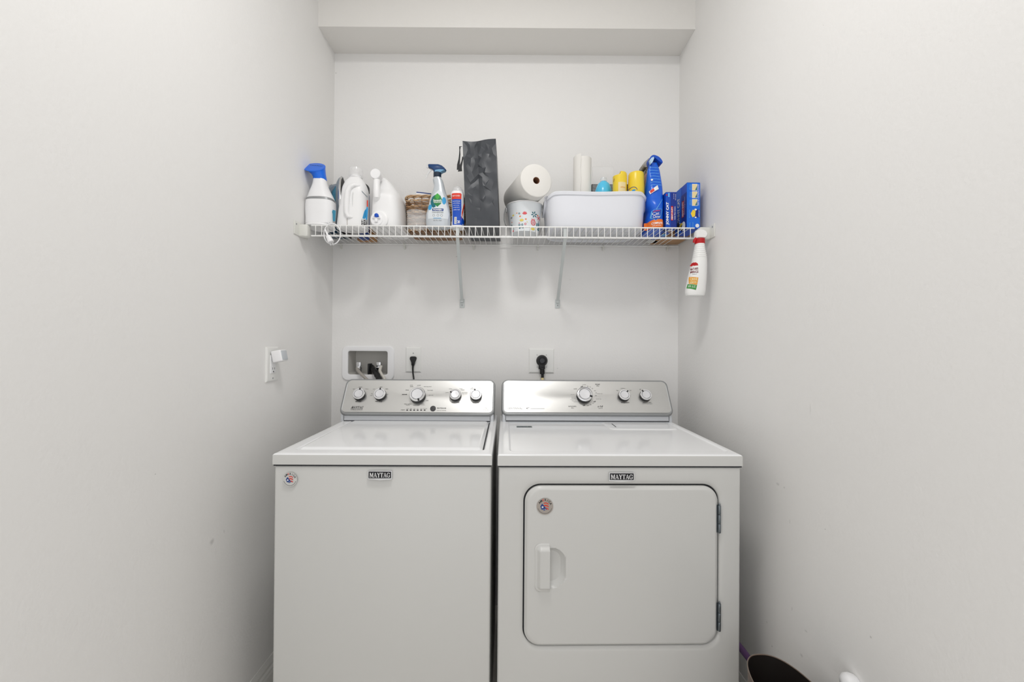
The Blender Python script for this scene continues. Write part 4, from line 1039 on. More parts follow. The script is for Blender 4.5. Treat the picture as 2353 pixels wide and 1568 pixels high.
for px, py, rx_, mat, kind in ((1175.5, 499, 1.6, 'ink', 'o'), (1179.5, 495, 2.2, 'l_yellow', 'd'), (1187.5, 491.5, 1.3, 'l_orange', 'd'), (1193, 493, 1.9, 'l_teal', 'o'), (1195, 499.5, 1.9, 'l_orange', 'd'),
                            (1198.5, 508, 4.6, 'l_yellow', 'd'), (1208, 506, 1.9, 'l_orange', 'd'), (1207, 516.5, 2.4, 'coral', 'o'), (1175.5, 516.5, 2.0, 'l_teal', 'o'), (1193.5, 518, 2.2, 'l_teal', 'o'), (1200, 518, 2.2, 'l_teal', 'o'),
                            (1211, 512, 1.2, 'l_yellow', 'd'), (1176.5, 509, 1.0, 'l_orange', 'd'), (1238, 507, 1.0, 'ink', 'd'), (1235.5, 494, 1.6, 'l_orange', 'd'), (1194, 524, 3, 'l_teal', 'd'), (1201.5, 524, 2.6, 'l_teal', 'd'), (1224, 526, 5, 'l_yellow', 'd'), (1179, 529, 2, 'coral', 'd'), (1237, 524, 2.4, 'l_teal', 'd'), (1193, 514, 1.2, 'coral', 'd')):
    def f(D, px=px, py=py, rx_=rx_, kind=kind):
        u, v = pz(px, py); r = rx_/532
        if kind == 'o': D.ring(u, v, r, r*.45, .0006)
        else: D.disc(u, v, r, r*.8 if rx_ < 4 else r*.62)
    D1('printed_motif', mat, f)
for k_ in range(6):
    t = PI*k_/3+.25
    D1('printed_petal', 'l_teal', lambda D, t=t: D.fan([(lambda u, v: (u+.0022*math.cos(t)+.0115*a_*math.cos(t)-b_*math.sin(t), v+.0022*math.sin(t)+.0115*a_*math.sin(t)+b_*math.cos(t)))(*pz(1227, 494)) for a_, b_ in ((0, 0), (.4, .0022), (.85, .0018), (1, 0), (.85, -.0018), (.4, -.0022))], .0007, 2))
for i in range(5):
    t = math.radians(150-i*30)
    D1('printed_petal', 'coral', lambda D, t=t: D.fan([(lambda u, v: (u+.012*a_*math.cos(t)-b_*math.sin(t), v-.006+.014*a_*math.sin(t)+b_*math.cos(t)))(*pz(1205.5, 493)) for a_, b_ in ((.1, .001), (.8, .0022), (1, 0), (.8, -.0022), (.1, -.001))], .0007, 2))
def pine(D):
    u, v = pz(1225, 512); D.ring(u, v, .0105, .0026, .0007, ky=1.15)
    for i in range(3): D.fan([(u-.0042+.0042*i-.0010, v-.006), (u-.0042+.0042*i+.0010, v-.006), (u-.0042+.0042*i+.0010, v+.006), (u-.0042+.0042*i-.0010, v+.006)], .0007, 1)
    for i in range(3): D.fan([(u-.007+.005*i, v+.010), (u-.003+.005*i, v+.010), (u-.006+.006*i, v+.018)], .0007, 1)
D1('printed_pineapple', 'coral', pine)
D1('printed_leaf', 'l_teal', lambda D: [D.fan([(lambda u, v: (u+a_*.004, v+b_*.012))(*pz(1234+4*i, 517-2*i)) for a_, b_ in ((-.5, -1), (.5, -1), (.5, .8), (0, 1), (-.5, .8))], .0007, 2) for i in range(2)])
D1('printed_flower', 'coral', lambda D: [D.fan([(lambda u, v: (u+.010*a_*math.cos(t)-b_*math.sin(t), v+.010*a_*math.sin(t)+b_*math.cos(t)))(*pz(1238, 499)) for a_, b_ in ((0, .0008), (1, .0012), (1, -.0012), (0, -.0008))], .0007, 1) for t in (0, PI/3, 2*PI/3, PI, 4*PI/3, 5*PI/3)])

# paper towel roll lying on the bucket, end towards us
A = at(1232.5, 412.5, 1.685); Bq = at(1189, 447, 1.925); Bq.z = A.z+.004
ax = (Bq-A).normalized(); RR = .0695; L_ = (Bq-A).length
A.z = zt + .0025 + RR; Bq.z = A.z + .001; ax = (Bq-A).normalized()
mpt = pmat('paper_towel', (236, 234, 229), .9, spec=.1, bump=(150, .25, .0015))
T = thing('paper_towel_roll', 'fat white paper towel roll lying across the printed bucket, brown core showing', 'paper towel roll', ((A.x+Bq.x)/2, (A.y+Bq.y)/2, A.z-RR))
m = MB(); m.lathe([(.0145, .0), (RR-.004, 0), (RR-.0015, .0012), (RR, .004), (RR, L_-.003), (RR-.003, L_), (.0145, L_)], A, ax, 60, False, False); m.build('paper', mpt, T, ang=40)
mcard = pmat('cardboard', (150, 108, 82), .8)
m = MB(); m.lathe([(.0147, .0005), (.0135, .0002), (.0135, L_-.0003), (.0147, L_-.0005)], A, ax, 32, False, False); m.build('core', mcard, T, ang=40)

# grey white plastic tub
Y0 = 1.683; a = at(1262, 520, Y0); e = at(1488, 520, Y0); cxx = (a.x+e.x)/2; hwb = (e.x-a.x)/2; dpt = .135; cyy = Y0+dpt
T = thing('plastic_tub', 'large pale grey plastic tub with wavy rim holding sprays and bottles', 'tub', (cxx, cyy, DZ))
Ht = at(1300, 437, Y0).z - DZ
mtub = pmat('pale_grey_tub', (230, 232, 238), .42)
def tubring(t, k, z, lip=0, n=4.6):
    w_ = hwb*(1+.056*k)+lip; d_ = dpt*(.97+.03*k)+lip; c_, s_ = math.cos(t), math.sin(t)
    return (cxx + w_*math.copysign(abs(c_)**(2/n), c_), cyy + d_*math.copysign(abs(s_)**(2/n), s_))
NT = 120; T_ = []
TT = [2*PI*i/3000 for i in range(3001)]; PP = [tubring(t, 1, 0) for t in TT]; acc = [0]
for p, q in zip(PP, PP[1:]): acc.append(acc[-1]+math.hypot(q[0]-p[0], q[1]-p[1]))
j = 0
for i in range(NT):
    while acc[j+1] < acc[-1]*i/NT: j += 1
    T_.append(TT[j])
def rimz(x): u = (x-cxx)/hwb; return Ht*(1 - .045*(1-min(1, abs(u)**1.6)) ) - Ht*.0 + .002*(u > 0)*abs(u) - .016*ss(.88, 1.06, abs(u))
def tr(k, zf, lip=0, dz=0, base=False):
    o = []
    for t in T_:
        x, y = tubring(t, k, 0, lip); z = DZ + (zf*rimz(x) if not base else zf) + dz; o.append(Vector((x, y, z)))
    return o
m = MB(); m.rings([tr(0, .0, -.022, 0), tr(0, 0, -.010, .0012), tr(0, 0, -.003, .006), tr(.05, 0, 0, .016), tr(.5, .5), tr(.93, .90), tr(.93, .905, .004), tr(1, .975, .0055), tr(1, 1, .003), tr(1, 1, -.002), tr(.93, .97, -.0035), tr(.4, .5, -.0035), tr(0, 0, -.0045, .02), tr(0, 0, -.02, .005)], True, True)
m.build('body', mtub, T, ang=35)
for s_ in (-1, 1):   # hand grips at the ends
    m = MB(); P = []
    for i in range(11):
        q = (i-5)/5; P.append(Vector((cxx + s_*(hwb*1.056+(.005 if s_ < 0 else .002)+.003*(1-q*q)), cyy + q*.085, DZ+Ht*(.93 - .34*(1-q*q)**.5))))
    R = [[p+Vector((-s_*.012, 0, .004)), p+Vector((0, 0, 0)), p+Vector((0, 0, -.006)), p+Vector((-s_*.004, 0, -.006)), p+Vector((-s_*.016, 0, 0))] for p in P]
    m.rings(R); m.build('end_grip', mtub, T)
for ix in range(3):   # low feet under the base, seen through the wires
    m = MB(); x_ = cxx+(ix-1)*hwb*.62; m.box(x_-.055, x_+.055, cyy-.07, cyy+.07, DZ-.0008, DZ+.003, bev=.0012); m.build('base_pad', M['trimplastic'], T)
Bz = DZ+.0055
# contents
def on_tub(px, Yc): return at(px, 500, Yc).x
Y = 1.80
T = thing('wipes_roll', 'slim upright roll of white paper with a torn loose edge inside the tub', 'paper roll', (at(1338, 420, Y).x, Y, Bz))
p0 = at(1338.5, 400, Y); rr = .0385; zt_ = at(1338, 368, Y).z
m = MB(); R = []
for z in [Bz, Bz+.003] + [Bz+(zt_-Bz)*i/8 for i in range(1, 9)]:
    R.append([Vector((p0.x+rr*math.cos(q)*(1+.01*math.sin(3*q+z*40)), Y+rr*math.sin(q)*.9, z + (.004*math.cos(q+1) if z > zt_-.001 else 0))) for q in [2*PI*i/40 for i in range(40)]])
R.append([Vector((p0.x+rr*.3*math.cos(q), Y+rr*.3*math.sin(q), zt_-.002)) for q in [2*PI*i/40 for i in range(40)]])
m.rings(R); m.build('paper', mpt, T, ang=40)
m = MB(); R = []
for i in range(13):
    z = Bz + (zt_+.006-Bz)*i/12; wv = .004*math.sin(i*1.7)+.002*math.sin(i*4.1)
    o = []
    for k in range(9):
        q = math.radians(250 - 118*k/8 + (wv*500 if k == 0 else 0)); o.append(Vector((p0.x-(rr+.0022)*math.cos(q+PI)*-1*-1, Y+(rr+.0022)*math.sin(q)*.92, z + (.008*(1-k/8) if i == 12 else 0))))
    R.append(o)
m.rings(R, closed=False); m.build('loose_sheet', mpt, T, ang=60)
# clear zip bag
Y = 1.862; m = MB(); a = at(1361, 385, Y); e = at(1410, 385, Y); zt_ = at(1385, 385, Y).z
R = []
for i in range(15):
    v = i/14; z = Bz+.002+(zt_-Bz)*v; th = .009*(1-v**3)+.002; o = []
    for k in range(24):
        q = 2*PI*k/24; x_ = (a.x+e.x)/2+(e.x-a.x)/2*math.copysign(abs(math.cos(q))**.6, math.cos(q)); y_ = Y + th*math.copysign(abs(math.sin(q))**.8, math.sin(q))
        nz = noise.noise(Vector((x_*60, y_*60+k, z*50)))*.009; o.append(Vector((x_+nz*.4, y_+nz, z+nz*.6*v)))
    R.append(o)
m.rings(R); zb = m.build('clear_bag', pmat('clear_film', (250, 250, 250), .10, spec=1, alpha=.13), ang=60)
tag(zb, 'crinkled clear plastic bag in the tub behind the sky blue bottle', 'bag')
# dark labelled box behind
Y = 1.895; a = at(1358, 425, Y); e = at(1446, 425, Y)
m = MB(); m.box(a.x, e.x, Y-.018, Y+.018, Bz, at(1400, 426.5, Y).z, bev=.002); bx = tag(m.build('dark_box', M['badge']), 'flat black box at the back of the tub behind the yellow cans', 'box')
D = Decal(lambda u, v, o: Vector((u, Y-.018-o, v))); Y_ = Y; tx(D, 'NATURALS', 1363, 430, 1380, 434, Y-.018, .01); D.build('lettering', M['greyink'], bx)
# sky blue bottle
Y = 1.80; c = at(1386.5, 437, Y); T = thing('blue_bottle', 'sky blue bottle with rounded shoulders and clear neck inside the tub', 'bottle', (c.x, Y, Bz))
m = MB(); zs_ = at(1386, 417.5, Y).z; m.lathe([(.034, 0), (.038, .004), (.038, zs_-Bz-.065), (.037, zs_-Bz-.046), (.0335, zs_-Bz-.032), (.026, zs_-Bz-.013), (.014, zs_-Bz-.002), (.012, zs_-Bz)], (c.x, Y, Bz), n=44)
m.build('body', pmat('sky_blue_plastic', (90, 200, 240), .22), T, ang=50)
m = MB(); m.lathe([(.0155, 0), (.0150, .010), (.014, .016), (.006, .017)], (c.x, Y, zs_-.0015), n=32); m.build('cap', M['frost'], T)
# yellow aerosol with notched cap, and yellow wide-cap can
Y = 1.745; c = at(1424, 437, Y); T = thing('yellow_aerosol', 'slim yellow aerosol can with notched cap and cream label, left of the two yellow cans', 'spray can', (c.x, Y, Bz))
zc = at(1424, 408, Y).z; rr = .0300
myel = pmat('yellow_plastic', (245, 214, 62), .3)
m = MB(); m.lathe([(rr-.003, 0), (rr, .003), (rr, zc-Bz)], (c.x, Y, Bz), n=44); cb = m.build('can', myel, T)
m = MB(); R = []
for k, hh in ((1, 0), (.995, .006), (.97, .012), (.90, .0165), (.6, .0185), (.05, .019)):
    R.append([Vector((c.x+rr*k*math.cos(q), Y+rr*k*math.sin(q), zc + (hh if math.cos(q)*k > -.12 else min(hh, .0025+.0*hh)))) for q in [2*PI*i/64 for i in range(64)]])
m.rings(R, False, True); m.build('cap', myel, T, ang=30)
Fc = lambda x, z, off=.0006, cx_=c.x, r_=rr, Y_=1.745: Vector((x, Y_-math.sqrt(max(1e-8, (r_+off)**2-min(abs(x-cx_), r_*.98)**2)), z))
D = Decal(Fc); D.rect(*rect_px(1421, 450, 1438.5, 418, Y-.03), .0006); D.build('label', M['cream'], T)
tb_(T, Fc, Y-.03, M['l_amber'], [('ultra', 1426, 428, 1437, 431.5, .02)], .001)
D = Decal(Fc); D.fan([(lambda q: (q.x, q.z))(at(*p_, Y-.03)) for p_ in ((1413, 407), (1414, 407), (1413, 414), (1412, 414))], .001, 1); D.build('nozzle_mark', M['tan'], T)
Y = 1.745; c = at(1461.5, 437, Y); T = thing('yellow_wide_can', 'wide yellow can with domed cap and navy swirl, right of the two yellow cans', 'spray can', (c.x, Y, Bz))
zc = at(1463, 424, Y).z; zt_ = at(1463, 391.5, Y-.03).z; rr = .0345
m = MB(); m.lathe([(.024, 0), (.027, .003), (.027, zc-Bz-.075), (rr+.0006, zc-Bz-.045), (rr+.0006, zc-Bz)], (c.x, Y, Bz), n=44); m.build('can', myel, T)
m = MB(); h_ = zt_-zc; m.lathe([(rr, -.002), (rr, .0), (rr-.0012, h_-.010), (rr-.004, h_-.003), (rr-.010, h_), (.001, h_+.0005)], (c.x, Y, zc+.0012), n=44); m.build('cap', myel, T)
Fc2 = lambda x, z, off=.0006, cx_=c.x, r_=rr+.0006, Y_=1.745: Vector((x, Y_-math.sqrt(max(1e-8, (r_+off)**2-min(abs(x-cx_), r_*.98)**2)), z))
q = at(1455, 438, Y-.035); D = Decal(Fc2); D.ring(q.x, q.z, .0185, .0022, .0008, a0=.2, a1=PI); D.build('swirl', M['l_navy'], T)
D = Decal(Fc2); D.disc(at(1457, 436, Y-.035).x, q.z+.003, .007, .004, .0008); D.build('label_spot', M['l_blue'], T)

# white bag between tub and blue bag
Y = 1.915
R = rows_px([(540, 1487, 1512, .028), (500, 1487, 1510, .030), (480, 1487, 1507, .030), (462, 1485, 1504, .028), (448, 1483, 1500, .022), (436, 1481, 1496, .012), (430, 1481, 1494, .005)], Y, .05); R[0] = (DZ, *R[0][1:])
m = MB(); body(m, smooth_rows(R, 4), 2.6); wb = m.build('white_bag', pmat('white_sack', (214, 214, 210), .5, bump=(25, .5, .004)))
tag(wb, 'white sack with dark blue print wedged between the tub and the blue bag', 'bag')
F = front(smooth_rows(R, 4)); D = Decal(F); D.fan([(lambda q: (q.x, q.z))(at(*p_, Y-.03)) for p_ in ((1488, 478), (1490, 482), (1490, 490), (1488, 492), (1487.4, 486))], .0012, 2); D.build('print', M['l_navy'], wb)

def cr_px(*pts, k=4):
    o = []; n = len(pts)
    for i in range(n):
        p0, p1, p2, p3 = pts[(i-1) % n], pts[i], pts[(i+1) % n], pts[(i+2) % n]
        for j in range(k):
            t = j/k; o.append(tuple(.5*(2*b+(c_-a)*t+(2*a-5*b+4*c_-d)*t*t+(-a+3*b-3*c_+d)*t**3) for a, b, c_, d in zip(p0, p1, p2, p3)))
    return o
# blue cat food bag, top rolled over
Y = 1.77
T = thing('cat_food_bag', 'tall blue cat food bag with rolled top and orange lower band', 'bag', (at(1508, 500, Y).x, Y, DZ))
L = [(524, 1494, 1529, .078), (512, 1494, 1529, .080), (495, 1495, 1529, .080), (480, 1498, 1529, .076), (466, 1493, 1530.5, .068), (452, 1491, 1530, .056), (438, 1491, 1529.5, .046), (420, 1492, 1528, .034), (400, 1493, 1524.5, .022), (385, 1494, 1521.5, .014), (374, 1497, 1517.5, .010), (368, 1499, 1515, .008)]
R = rows_px(L, 1.69, .05); R = [(r[0], r[1], Y-.085+.0+max(r[4], .0)+(.085-r[4])*.35, r[3], r[4]) for r in R]; R[0] = (DZ, *R[0][1:])
RC = smooth_rows(R, 4); m = MB(); NN = 44
rr_ = [sring(*r, n=3.2, N=NN) for r in RC]
for ri, ring_ in enumerate(rr_):
    if ri in (0,): continue
    for v in ring_:
        nz = noise.noise(Vector((v.x*28, v.y*20, v.z*26))) + .5*abs(noise.noise(Vector((v.x*50, v.y*40+3, v.z*44))))
        v.y += nz*.0045; v.x += nz*.0018
m.rings([[Vector((RC[0][1]+(v.x-RC[0][1])*.9, v.y, DZ)) for v in rr_[0]]] + rr_); m.build('sack', pmat('blue_sack', (14, 98, 220), .28, spec=.6), T, ang=35)
F0 = front(RC, 3.2)
def F(x, z, off=.0006):
    p = F0(x, z, 0); nz = noise.noise(Vector((p.x*28, p.y*20, p.z*26))) + .5*abs(noise.noise(Vector((p.x*50, p.y*40+3, p.z*44))))
    return Vector((p.x, p.y + nz*.0045 - .0028 - off, p.z))
Yp = Y-.085; pz = lambda px, py: (lambda q: (q.x, q.z))(at(px, py, Yp))
prism = [at(px, py, 1.715) for px, py in cr_px((1517.5, 378), (1519, 374), (1512, 365), (1502, 360.5), (1496, 361), (1491, 366), (1490.5, 373), (1494, 381), (1497, 379), (1495, 372), (1497, 367), (1501, 366))]
m = MB(); m.rings([[Vector((p.x, p.y+dy, p.z)) for p in prism] for dy in (-.016, -.012, .022, .026)]); m.build('rolled_top', M['cat_mid'], T, ang=30)
prism = [at(px, py, 1.712) for px, py in ((1490.5, 371), (1494, 366.5), (1499, 364), (1500.5, 367), (1497, 376), (1493, 380))]
m = MB(); m.rings([[Vector((p.x, p.y+dy, p.z)) for p in prism] for dy in (-.015, .0)]); m.build('inner_sheet', pmat('liner', (185, 215, 240), .3), T)
prism = [at(px, py, Y-.01) for px, py in cr_px((1495, 380), (1490, 367), (1484, 371), (1477, 378), (1479, 386), (1485, 387), (1481, 394), (1487, 402), (1494, 400))]
m = MB(); m.rings([[Vector((p.x, p.y+dy, p.z)) for p in prism] for dy in (-.012, .05)]); m.build('picture_panel', pmat('tabby_print', (176, 172, 164), .45, var=((70, 66, 60), 70)), T)
prism = [at(px, py, Y-.01) for px, py in cr_px((1494, 398), (1484, 399), (1481.5, 410), (1482, 422), (1487, 433), (1494, 430))]
m = MB(); m.rings([[Vector((p.x, p.y+dy, p.z)) for p in prism] for dy in (-.010, .05)]); m.build('picture_panel_lower', pmat('rose_print', (196, 146, 130), .45, var=((150, 100, 88), 60)), T)
D = Decal(F); D.fan([pz(*q_) for q_ in ((1487.5, 523), (1530.5, 523), (1530.5, 506), (1520, 503.5), (1500, 505), (1488.5, 506))], .0006, 8); D.build('orange_band', M['l_orange'], T)
D = Decal(F); D.fan([pz(*q_) for q_ in ((1507, 507.5), (1498, 500), (1497.5, 497), (1500.5, 482.5), (1505, 480.5), (1521, 480), (1522, 482), (1518, 498), (1508, 506))], .0010, 5); D.build('shield_border', M['cat_lt'], T)
D = Decal(F); D.fan([pz(*q_) for q_ in ((1507, 506.5), (1499, 499.5), (1501.5, 483), (1505, 481.3), (1520.7, 481), (1517, 497.5), (1508, 505))], .0016, 5); D.build('shield', M['cat_mid'], T)
D = Decal(F); D.fan([pz(*q_) for q_ in ((1508, 480), (1524, 455), (1525, 455), (1509.5, 480))], .0012, 4); D.build('ribbon_line', M['cat_lt'], T)
tb_(T, F, Yp, M['white'], [('Cat', 1500, 487.5, 1514, 494.5, .0), ('Chow', 1501, 495, 1515.5, 501.5, .0), ('COMPLETE', 1498.5, 511, 1521, 516, .03), ('with real chicken', 1500, 517.5, 1518, 519.8, .01)], .0040)
tb_(T, F, Yp, M['l_red'], [('PURINA', 1502.5, 484, 1516, 486.3, .04)], .0040)
D = Decal(F); D.fan([pz(*q_) for q_ in ((1495, 436), (1514, 422.5), (1516, 432), (1497, 443.5))], .0012, 3); D.build('info_patch', M['white'], T)
D = Decal(F); D.fan([pz(*q_) for q_ in ((1496.5, 435.5), (1504, 430), (1506, 436.5), (1498, 441.5))], .0018, 2); D.build('info_patch_red', M['l_red'], T)
for i in range(7):
    tb_(T, F, Yp, M['cat_lt'], [('guaranteed analysis for cats'[: 24-i], 1497+.3*i, 378+i*7, 1517+1.2*i, 382+i*7, .0)], .0012)
D = Decal(F); D.disc(*pz(1501, 410), .004, .004, .0014); D.build('print_dot', M['white'], T)
prism = None

# two litter liner boxes
def carton(name, lab, x0, x1, y0, y1, ztop, group):
    T = thing(name, lab, 'box', ((x0+x1)/2, (y0+y1)/2, DZ), 0, group)
    m = MB(); m.box(x0, x1, y0, y1, DZ, ztop, bev=.0008, seg=1); m.build('carton', M['cat_mid'], T); return T
Y0 = 1.69; a = at(1529.5, 523, Y0); e = at(1554.5, 441.5, Y0)
T = carton('litter_liner_box', 'shorter blue litter box with dark blue stripe, between the blue bag and the tall box', a.x, e.x, Y0, 1.87, e.z, 'blue litter boxes')
Fp = lambda u, v, o=.0006, Y_=Y0: Vector((u, Y_-o, v))
def rp(T, name, mat, F, x0, y0, x1, y1, Yp, off=.0005):
    D = Decal(F); a_ = rect_px(x0, y1, x1, y0, Yp); D.rect(*a_, off, 1, 1); return D.build(name, M[mat] if isinstance(mat, str) else mat, T)
rp(T, 'stripe', 'cat_dark', Fp, 1541, 442.5, 1554, 522, Y0)
rp(T, 'red_band', 'red', Fp, 1541.5, 474, 1546.5, 507, Y0, .0009)
rp(T, 'corner_mark', 'red', Fp, 1530.5, 447, 1533.5, 450, Y0, .0009); rp(T, 'corner_panel', 'cat_lt', Fp, 1535, 444, 1538.5, 453, Y0, .0009)
tb_(T, Fp, Y0, M['white'], [('JONNY CAT', 1530.5, 465, 1537.8, 517, .04, 90), ('HEAVY DUTY', 1542.3, 476, 1545.8, 505, .03, 90), ('Litter Box Liners', 1549, 475, 1551.5, 505, .01, 90), ('one year supply', 1547, 445, 1549, 458, .0, 90), ('10 count', 1551, 446, 1553, 460, .0, 90)])
rp(T, 'dark_picture', 'ink', Fp, 1531, 523.5, 1553, 533, Y0, .0009) if False else None
# picture of black and white patches on the underside
D = Decal(lambda u, v, o: Vector((u, v, DZ-o)))
for (u, v, r_, mt) in ((a.x+.010, Y0+.03, .010, 'ink'), (a.x+.026, Y0+.026, .011, 'white'), (a.x+.038, Y0+.05, .009, 'tan'), (a.x+.02, Y0+.07, .010, 'ink'), (a.x+.03, Y0+.10, .012, 'cat_lt')):
    D = Decal(lambda u_, v_, o: Vector((u_, v_, DZ-o))); D.disc(u, v, r_, r_*1.2, .0007); D.build('printed_patch', M[mt], T)
Y0 = 1.69; a = at(1578, 523, Y0); e = at(1608.5, 419.5, Y0)
T = carton('tall_litter_box', 'tall blue litter box with picture steps on its narrow front, at the right wall', a.x, e.x, Y0, 1.81, e.z, 'blue litter boxes')
Fp = lambda u, v, o=.0006, Y_=Y0: Vector((u, Y_-o, v))
rp(T, 'front_panel', 'cat_blue', Fp, 1578.3, 420.3, 1608.2, 525, Y0)
for i, y_ in enumerate((423, 440, 458)):
    rp(T, 'picture_frame', 'white', Fp, 1590, y_, 1602.5, y_+15.5, Y0, .0009); rp(T, 'picture', 'cream', Fp, 1590.8, y_+.8, 1601.7, y_+14.7, Y0, .0012)
    D = Decal(Fp); q0, q1, q2 = [(lambda q: (q.x, q.z))(at(px, py, Y0)) for px, py in ((1597, y_+14.5), (1601.5, y_+14.5), (1601.5, y_+4))]; D.fan([q0, q1, q2], .0015, 1); D.build('picture_wedge', M['l_teal'], T)  # teal triangle printed in the lower right of each picture
    tb_(T, Fp, Y0, M['cat_lt'], [('unfold the liner', 1583, y_+1, 1588.5, y_+14, 0, 90)], .001)
tb_(T, Fp, Y0, M['white'], [('EASY AS 1-2-3 INSTRUCTIONS', 1604, 424, 1606, 472, .01, 90), ('JONNY CAT', 1605, 483, 1607, 499, .02, 90)], .001)
rp(T, 'photo_panel', 'cat_dark', Fp, 1595, 482, 1606.5, 500, Y0, .0008)
D = Decal(Fp); D.fan([(lambda q: (q.x, q.z))(at(*p_, Y0)) for p_ in ((1587, 491), (1592, 482), (1598, 485), (1597, 497), (1591, 500))], .0011, 2); D.build('yellow_patch', M['yellow'], T)
D = Decal(Fp); D.disc(*(lambda q: (q.x, q.z))(at(1598, 482, Y0)), .005, .004, .0014); D.disc(*(lambda q: (q.x, q.z))(at(1598, 500, Y0)), .004, .003, .0014); D.build('white_paws', M['white'], T)
tb_(T, Fp, Y0, M['cat_lt'], [('extra strong liners', 1582.5, 482, 1586, 501, 0, 90), ('with drawstring', 1583, 512, 1587, 523, 0, 90), ('fits most pans', 1590, 511, 1594, 523, 0, 90)], .001)
D = Decal(Fp); D.disc(*(lambda q: (q.x, q.z))(at(1602, 519, Y0)), .008, .008, .0011); D.build('seal', M['white'], T)
# side face towards the room centre
X0_ = a.x
Fx = lambda u, v, o=.0006: Vector((X0_-o, u, v))     # u = depth y
zt_ = e.z; Hc = zt_-DZ
def sr(name, mat, y0, v0, y1, v1, off=.0006): D = Decal(Fx); D.rect(y0, DZ+Hc*v0, y1, DZ+Hc*v1, off, 1, 1); return D.build(name, M[mat], T)
sr('side_panel', 'cat_blue', 1.745, .0, 1.81, 1.0); sr('side_stripe', 'cat_dark', 1.69, .0, 1.745, .80); sr('side_red_band', 'red', 1.716, .30, 1.738, .66, .0009)
def st(txt, y0, v0, y1, v1, mat='white', bold=.03):
    # reads upwards on the side face: glyph height runs towards the camera
    V, Fc = glyphs(txt, bold); x0 = min(p[0] for p in V); x1 = max(p[0] for p in V); b0 = min(p[1] for p in V); b1 = max(p[1] for p in V)
    D = Decal(Fx); D._add([(y0+(y1-y0)*(y-b0)/(b1-b0), DZ+Hc*(v0+(v1-v0)*(x-x0)/(x1-x0))) for x, y in V], Fc, .0014); D.build('lettering', M[mat], T)
st('JONNY CAT', 1.752, .20, 1.785, .80); st('HEAVY DUTY', 1.720, .32, 1.734, .64); st('Extra Large Liners', 1.704, .34, 1.711, .72, 'white', .0)
D = Decal(Fx)
for (y_, v_, r1, r2, mt, o_) in ((1.722, .10, .020, .020, 'white', .0012), (1.745, .13, .018, .014, 'yellow', .0016), (1.735, .08, .013, .013, 'ink', .0020), (1.725, .09, .008, .010, 'white', .0024), (1.775, .12, .012, .03, 'ink', .0016)):
    D = Decal(Fx); D.disc(y_, DZ+Hc*v_, r1, r2, o_); D.build('cat_picture', M[mt], T)
# brown carton low at the back right
m = MB(); m.box(.668, WR-.012, 1.825, 1.962, DZ, DZ+.05, bev=.001)
tag(m.build('brown_carton', M['tan']), 'low brown cardboard carton in the back right corner of the shelf, seen through the wires', 'carton')

# hanging spray bottle at the right
Y = 1.628; hx = at(1607, 560, Y)
T = thing('hanging_spray_bottle', 'white ribbed spray bottle with red collar hanging from the right end of the shelf', 'spray bottle', (at(1597, 680, Y).x, Y, at(1597, 681, Y).z))
L = [(681, 1577, 1617, .027), (672, 1575.5, 1619, .030), (655, 1578, 1620.5, .031), (635, 1582, 1622, .031), (615, 1587, 1622.5, .030), (602, 1590.5, 1622.5, .029), (590, 1593, 1621.5, .027), (578, 1595, 1619.5, .024), (568, 1597, 1618, .021), (561, 1598, 1617.5, .019)]
R = rows_px(L, Y, .03); RH = smooth_rows(R, 5)
RH2 = []
for i, r in enumerate(RH):
    z = r[0]; zr0, zr1 = at(1600, 591, Y).z, at(1600, 564, Y).z
    k = .0007*math.cos((z-zr0)/(zr1-zr0)*2*PI*6) if zr0 < z < zr1 else 0
    RH2.append((z, r[1], r[2], r[3]+k, r[4]+k))
zz0, zz1 = at(1600, 592, Y).z, at(1600, 563, Y).z
fine = [r for r in RH if r[0] < zz0]
for i in range(49):
    z = zz0+(zz1-zz0)*i/48; r = interp(RH, z); k = .0008*math.cos(i/48*2*PI*6); fine.append((z, r[1], r[2], r[3]+k, r[4]+k))
fine += [r for r in RH if r[0] > zz1]
mhb = pmat('white_bottle', (245, 245, 243), .35)
m = MB(); body(m, fine, 2.3); m.build('body', mhb, T, ang=60)
F0h = front(RH, 2.3)
F = lambda x, z, off=.0006: F0h(x+.0050, z, off)
m = MB(); p = at(1608, 555, Y); m.lathe([(.019, -.011), (.0195, -.009), (.0192, .009), (.018, .0095)], (p.x, Y, p.z), n=40); m.build('collar', M['red'], T)
prism_px('trigger_head', mhb, T, [(1597.5, 549), (1597, 536), (1599, 530.5), (1605, 528.5), (1614, 529.5), (1620, 533), (1623, 540), (1621, 546), (1618, 549.5)], Y, .016, .35)
m = MB(); m.tube([at(1600, 548, Y-.004), at(1596.5, 552, Y-.004), at(1595, 558, Y-.002)], [.006, .0065, .0055], 10); m.build('trigger', M['red'], T)
m = MB(); m.tube([at(1601, 534, Y+.01), at(1600, 532, YSH+.008), at(1600, 540, YSH+.010)], [.007, .005, .003], 10); m.build('nozzle', mhb, T)
pz = lambda px, py: (lambda q: (q.x, q.z))(at(px, py, Y-.02))
def lab(name, mat, pts, off=.0006, k=4): D = Decal(F); D.fan([pz(*q) for q in pts], off, k); D.build(name, M[mat], T)
lab('label_top', 'red', ((1585, 611), (1599.5, 611), (1598.5, 606), (1595.5, 603), (1593, 602.5), (1589.5, 604)))
lab('label_amber', 'l_amber', ((1581.5, 652), (1596, 656), (1599, 639), (1583, 636)))
lab('label_green', 'g_label', ((1577.5, 662), (1593.5, 667.5), (1596, 656.5), (1580, 652.5)))
tb_(T, F, Y-.02, pmat('maroon_ink', (120, 40, 50), .5), [("NATURE'S", 1586, 615.5, 1599, 621, .03), ('MIRACLE', 1586, 622.5, 1599, 628, .03)], .001)
